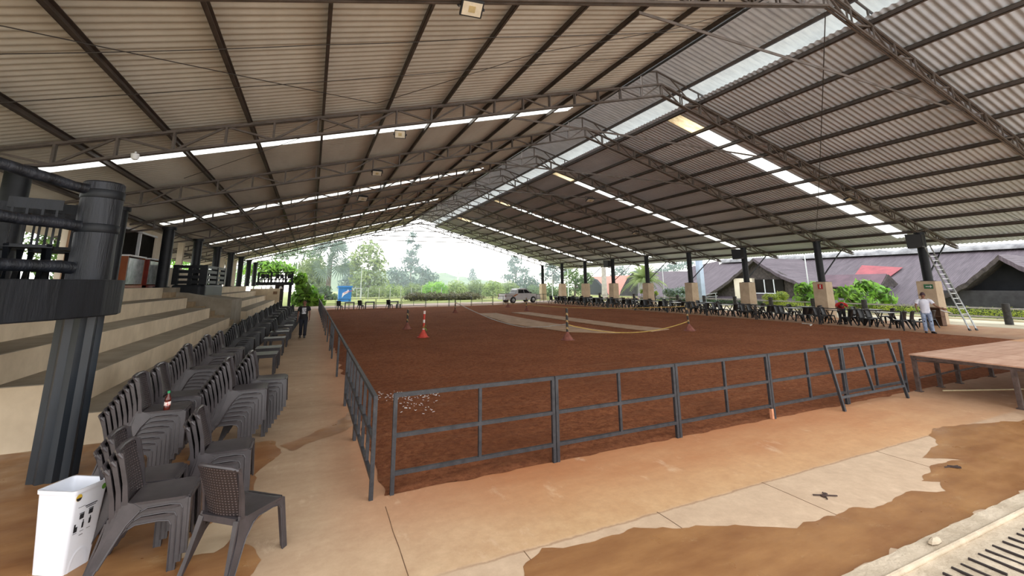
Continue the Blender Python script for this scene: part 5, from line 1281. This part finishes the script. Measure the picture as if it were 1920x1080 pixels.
def gable(label, x, apex, feet, depth, wall, loc):
    t = thing('gabled_house', label, 'building', loc); L0 = Vector(loc)
    (ya_, za), ((yl, zl), (yr, zr_)) = apex, feet
    for nm, (yf, zf) in (('left', (yl, zl)), ('right', (yr, zr_))):
        o = .3 if nm == 'left' else -.3
        def f(u, v, yf=yf, zf=zf): 
            sag = -.25 * sin(pi * u); return (x - L0.x - .35 + depth * v, ya_ + (yf - ya_) * u - L0.y, za + (zf - za) * u + sag + .12 * noise.noise((u * 9, v * 5, x)))
        MB().slab(f, 16, 8, (0, 0, -.32)).build('roof_slope', m_thatch if nm == 'left' else m_proof, t, smooth=True)
    return t
t = gable('thatched gabled house with windows and a cream pillar beyond the fence', 42, (31.2, 4.8), ((37.8, .8), (26.6, 2.2)), 8, None, (42, 31.5, 0))
MB().prism([(5.6, 0), (-4.6, 0), (-4.4, 2.3), (-.3, 4.5), (5.6, 1.3)], 'x', .25, .5).build('front_wall', m_thatch, t)
MB().box(-.2, .2, .2, 2.4, 0, 2.75).build('cream_pillar', m_cream, t)
w_ = MB().box(.1, .22, -2.9, .1, 1.25, 2.6).build('window', m_darkglass, t)
MB().box(.04, .14, -.98, -.9, 1.25, 2.6).box(.04, .14, -2.0, -1.92, 1.25, 2.6).box(.04, .14, -2.95, .15, 1.18, 1.27).build('window_frame', m_white, w_)
MB().box(-.1, .24, -3.1, .2, 0, 1.18).build('low_wall', m_proof, t)
t = gable('open fronted dark gabled house at the right edge beyond the ladder', 40, (12.6, 3.95), ((16.2, 1.1), (8.6, 1.2)), 7, None, (40, 12.6, 0))
MB().prism([(3.3, 1.2), (-3.8, 1.2), (-3.6, 1.5), (0, 3.6), (2.4, 1.9)], 'x', .9, 1.1).build('interior_shade_sheet', m_open, t); MB().box(-.05, .3, -4.0, 3.4, 0, 1.7).build('front_wall', m_darkwall, t)  # solid dark sheet paints the shade of the open interior
# farther roofs to the left
m_tile = M('orange_tile_roof', (196, 128, 110), (160, 92, 78), 2.5, .8, sc=(1, 3, 1))
def pxroof(name, label, cat, pts, X0, X1, mat, extra=()):
    P = [on_x(a, b_, X1 if i < 2 else X0) for i, (a, b_) in enumerate(pts)]
    c = sum(P, Vector()) / len(P); c.z = 0; t = thing(name, label, cat, c)
    rq(P[3] - c, P[2] - c, P[1] - c, P[0] - c, .25, 8, 4).build('roof_slope', mat, t)
    for nm, q, X_, m_ in extra:
        Q = [on_x(a, b_, X_) - c for a, b_ in q]; n_ = len(Q); V_ = Q + [v + Vector((.6, 0, 0)) for v in Q]
        MB().add(V_, [list(range(n_)), list(reversed(range(n_, 2 * n_)))] + [[i, n_ + i, n_ + (i + 1) % n_, (i + 1) % n_] for i in range(n_)]).build(nm, m_, t)
    return t
pxroof('tiled_roof', 'orange tiled roof between two dark gables, far right background', 'building', [(1106, 519), (1187, 516), (1172, 560), (1118, 560)], 55, 62, m_tile,
       (('left_gable', [(1107, 521), (1116, 524), (1130, 540), (1140, 560), (1100, 560)], 54, m_open), ('right_gable', [(1187, 510), (1176, 522), (1164, 545), (1160, 560), (1216, 560), (1216, 530)], 53, m_darkwall)))
pxroof('purple_roof', 'purple sheet roof behind the feather palm and the fourth pier', 'building', [(1196, 510), (1302, 508), (1312, 560), (1196, 560)], 46, 56, m_proof)
pxroof('purple_roof', 'purple roof corner rising behind the pale blue post', 'building', [(1296, 500), (1348, 489), (1350, 552), (1296, 556)], 47, 54, m_proof)
# posts, poles and rails outside
m_paleblue = M('pale_blue_metal', (176, 190, 206), (160, 174, 192), 2, .5); m_pole = M('pale_pole', (214, 216, 216), (196, 198, 198), 3, .5)
p = on_x(1317, 560, 37.5); q = on_x(1308, 478, 37.5)
MBp = MB().bar((0, 0, -p.z * 0), Vector((0, (q.y - p.y) * .2, q.z)), .5, .55); tag(MBp.build('square_post', m_paleblue, loc=(37.5, p.y, 0)), 'thick pale blue square post outside the third and fourth piers', 'post')
def pole(label, px, py0, py1, y=None, x=None, r=.07, arm=False, mat=None):
    a = on_y(px, py0, y) if y else on_x(px, py0, x); b_ = on_y(px, py1, y) if y else on_x(px, py1, x); a.z = 0
    t = thing('pole', label, 'pole', a, 0, 'poles in the background'); H_ = b_.z
    MB().lathe([(r, 0), (r * .7, H_)], 10).build('shaft', mat or m_pole, t, smooth=True)
    if arm: MB().box(-.8, .8, -.06, .06, H_ - 1.5, H_ - 1.38).build('crossarm', mat or m_pole, t); MB().lathe([(.2, H_ * .6), (.2, H_ * .6 + .5)], 10, (.3, 0, 0)).build('transformer', mat or m_pole, t)
    else: MB().lathe([(r, H_), (r * 1.4, H_ + .04), (r * .5, H_ + .12)], 10).build('cap', mat or m_pole, t)
pole('tall concrete power pole with a crossarm beyond the lawn', 858, 565, 487, 88, None, .2, True)
pole('white lamp pole left of the broad pale tree', 675, 565, 500, 76, None, .05)
pole('thin white pole above the far balcony', 553, 560, 462, 74, None, .07)
for i, px in enumerate((1022, 1036, 1066)): pole('slim white flagpole between the far piers, %s from the left' % ORD[i], px, 563, 505, 66, None, .07)
pole('slim white pole against the long roof, left of the second pier', 1520, 565, 476, None, 38.5, .06)
pole('slim white pole against the purple roof, right of the fifth pier', 1246, 560, 498, None, 42, .06)
t = thing('ramp_rail', 'white ramp railing in front of the thatched house', 'railing', (39, 35, 0))
MB().bar((0, 3.6, .72), (0, -1.2, 1.25), .05, .05).build('top_rail', m_pole, t); MB().bar((0, 3.6, .45), (0, -1.2, .95), .05, .05).build('lower_rail', m_pole, t)
for k in range(4): MB().bar((0, 3.2 - k * 1.4, 0), (0, 3.2 - k * 1.4, .76 + .15 * k), .05, .05, (1, 0, 0)).build('post', m_pole, t)
# kiosk, goal and wire fence on the lawn
m_kblue = M('blue_kiosk_panel', (44, 128, 206), (36, 112, 190), 1, .5); m_ban = M('white_banner', (232, 226, 236), (222, 214, 228), 1, .5)
c0 = on_y(634, 566, 68.5); c1 = on_y(658, 565, 68.5)
t = thing('kiosk', 'small blue kiosk with a slanting white banner on the lawn', 'kiosk', (c0.x, 68.5, 0)); W_ = c1.x - c0.x
MB().box(0, W_, 0, 2.0, 0, 2.0).build('body', m_kblue, t); MB().box(-.12, W_ + .12, -.12, 2.1, 2.0, 2.22).build('roof_edge', m_kblue, t)
ban = [(.45, .55), (.75, .95), (1.25, 1.25), (W_ - .35, 1.45), (W_ - .5, 1.78), (1.15, 1.55), (.5, 1.2)]
MB().prism(ban, 'y', -.04, -.005).build('banner', m_ban, t)
m_bred = M('pink_red_lettering', (196, 96, 120), (176, 70, 96), 1, .5); mb = MB()
for k in range(7):
    x = .72 + k * .17; z = 1.16 + k * .055; mb.box(x, x + .1, -.06, -.042, z, z + .14)
mb.build('banner_lettering', m_bred, t)
t = thing('goal_frame', 'white goal frame on the lawn right of the blue kiosk', 'goal', (on_y(662, 565, 70).x - .8, 70, 0))
for x in (0, 1.9): MB().bar((x, 0, 0), (x, 0, 1.9), .07, .07, (1, 0, 0)).build('post', m_pole, t)
MB().bar((0, 0, 1.87), (1.9, 0, 1.87), .07, .07).build('crossbar', m_pole, t)
t = thing('wire_fence', 'thin wire fence of pale posts across the lawn', 'fence', (on_y(668, 565, 67).x, 67, 0))
for k in range(9): MB().bar((k * 1.55, 0, 0), (k * 1.55, 0, 1.9), .06, .06, (1, 0, 0)).build('post', m_pole, t)
for z in (.5, 1.0, 1.5, 1.85): MB().bar((0, 0, z), (12.4, 0, z), .015, .015).build('wire', m_frail, t)
m_trough = M('grey_trough', (170, 160, 150), None, 3, .8)
# ------------------------------------------------------------------ smoke haze over the far lawn
if HAZE > 0:
    m, nt, b, out = new_mat('thin_smoke'); nt.nodes.remove(b); N = NT(nt)
    v = N.n('ShaderNodeVolumeScatter'); v.inputs['Color'].default_value = (.82, .92, 1, 1); v.inputs['Density'].default_value = HAZE; v.inputs['Anisotropy'].default_value = .2
    N.l(v.outputs[0], out.inputs['Volume'])
    o = MB().box(-55, 110, 62, 215, -.3, 34).build('smoke_haze', m); tag(o, 'thin bluish smoke hanging over the lawn and the far trees', 'smoke', kind='stuff')
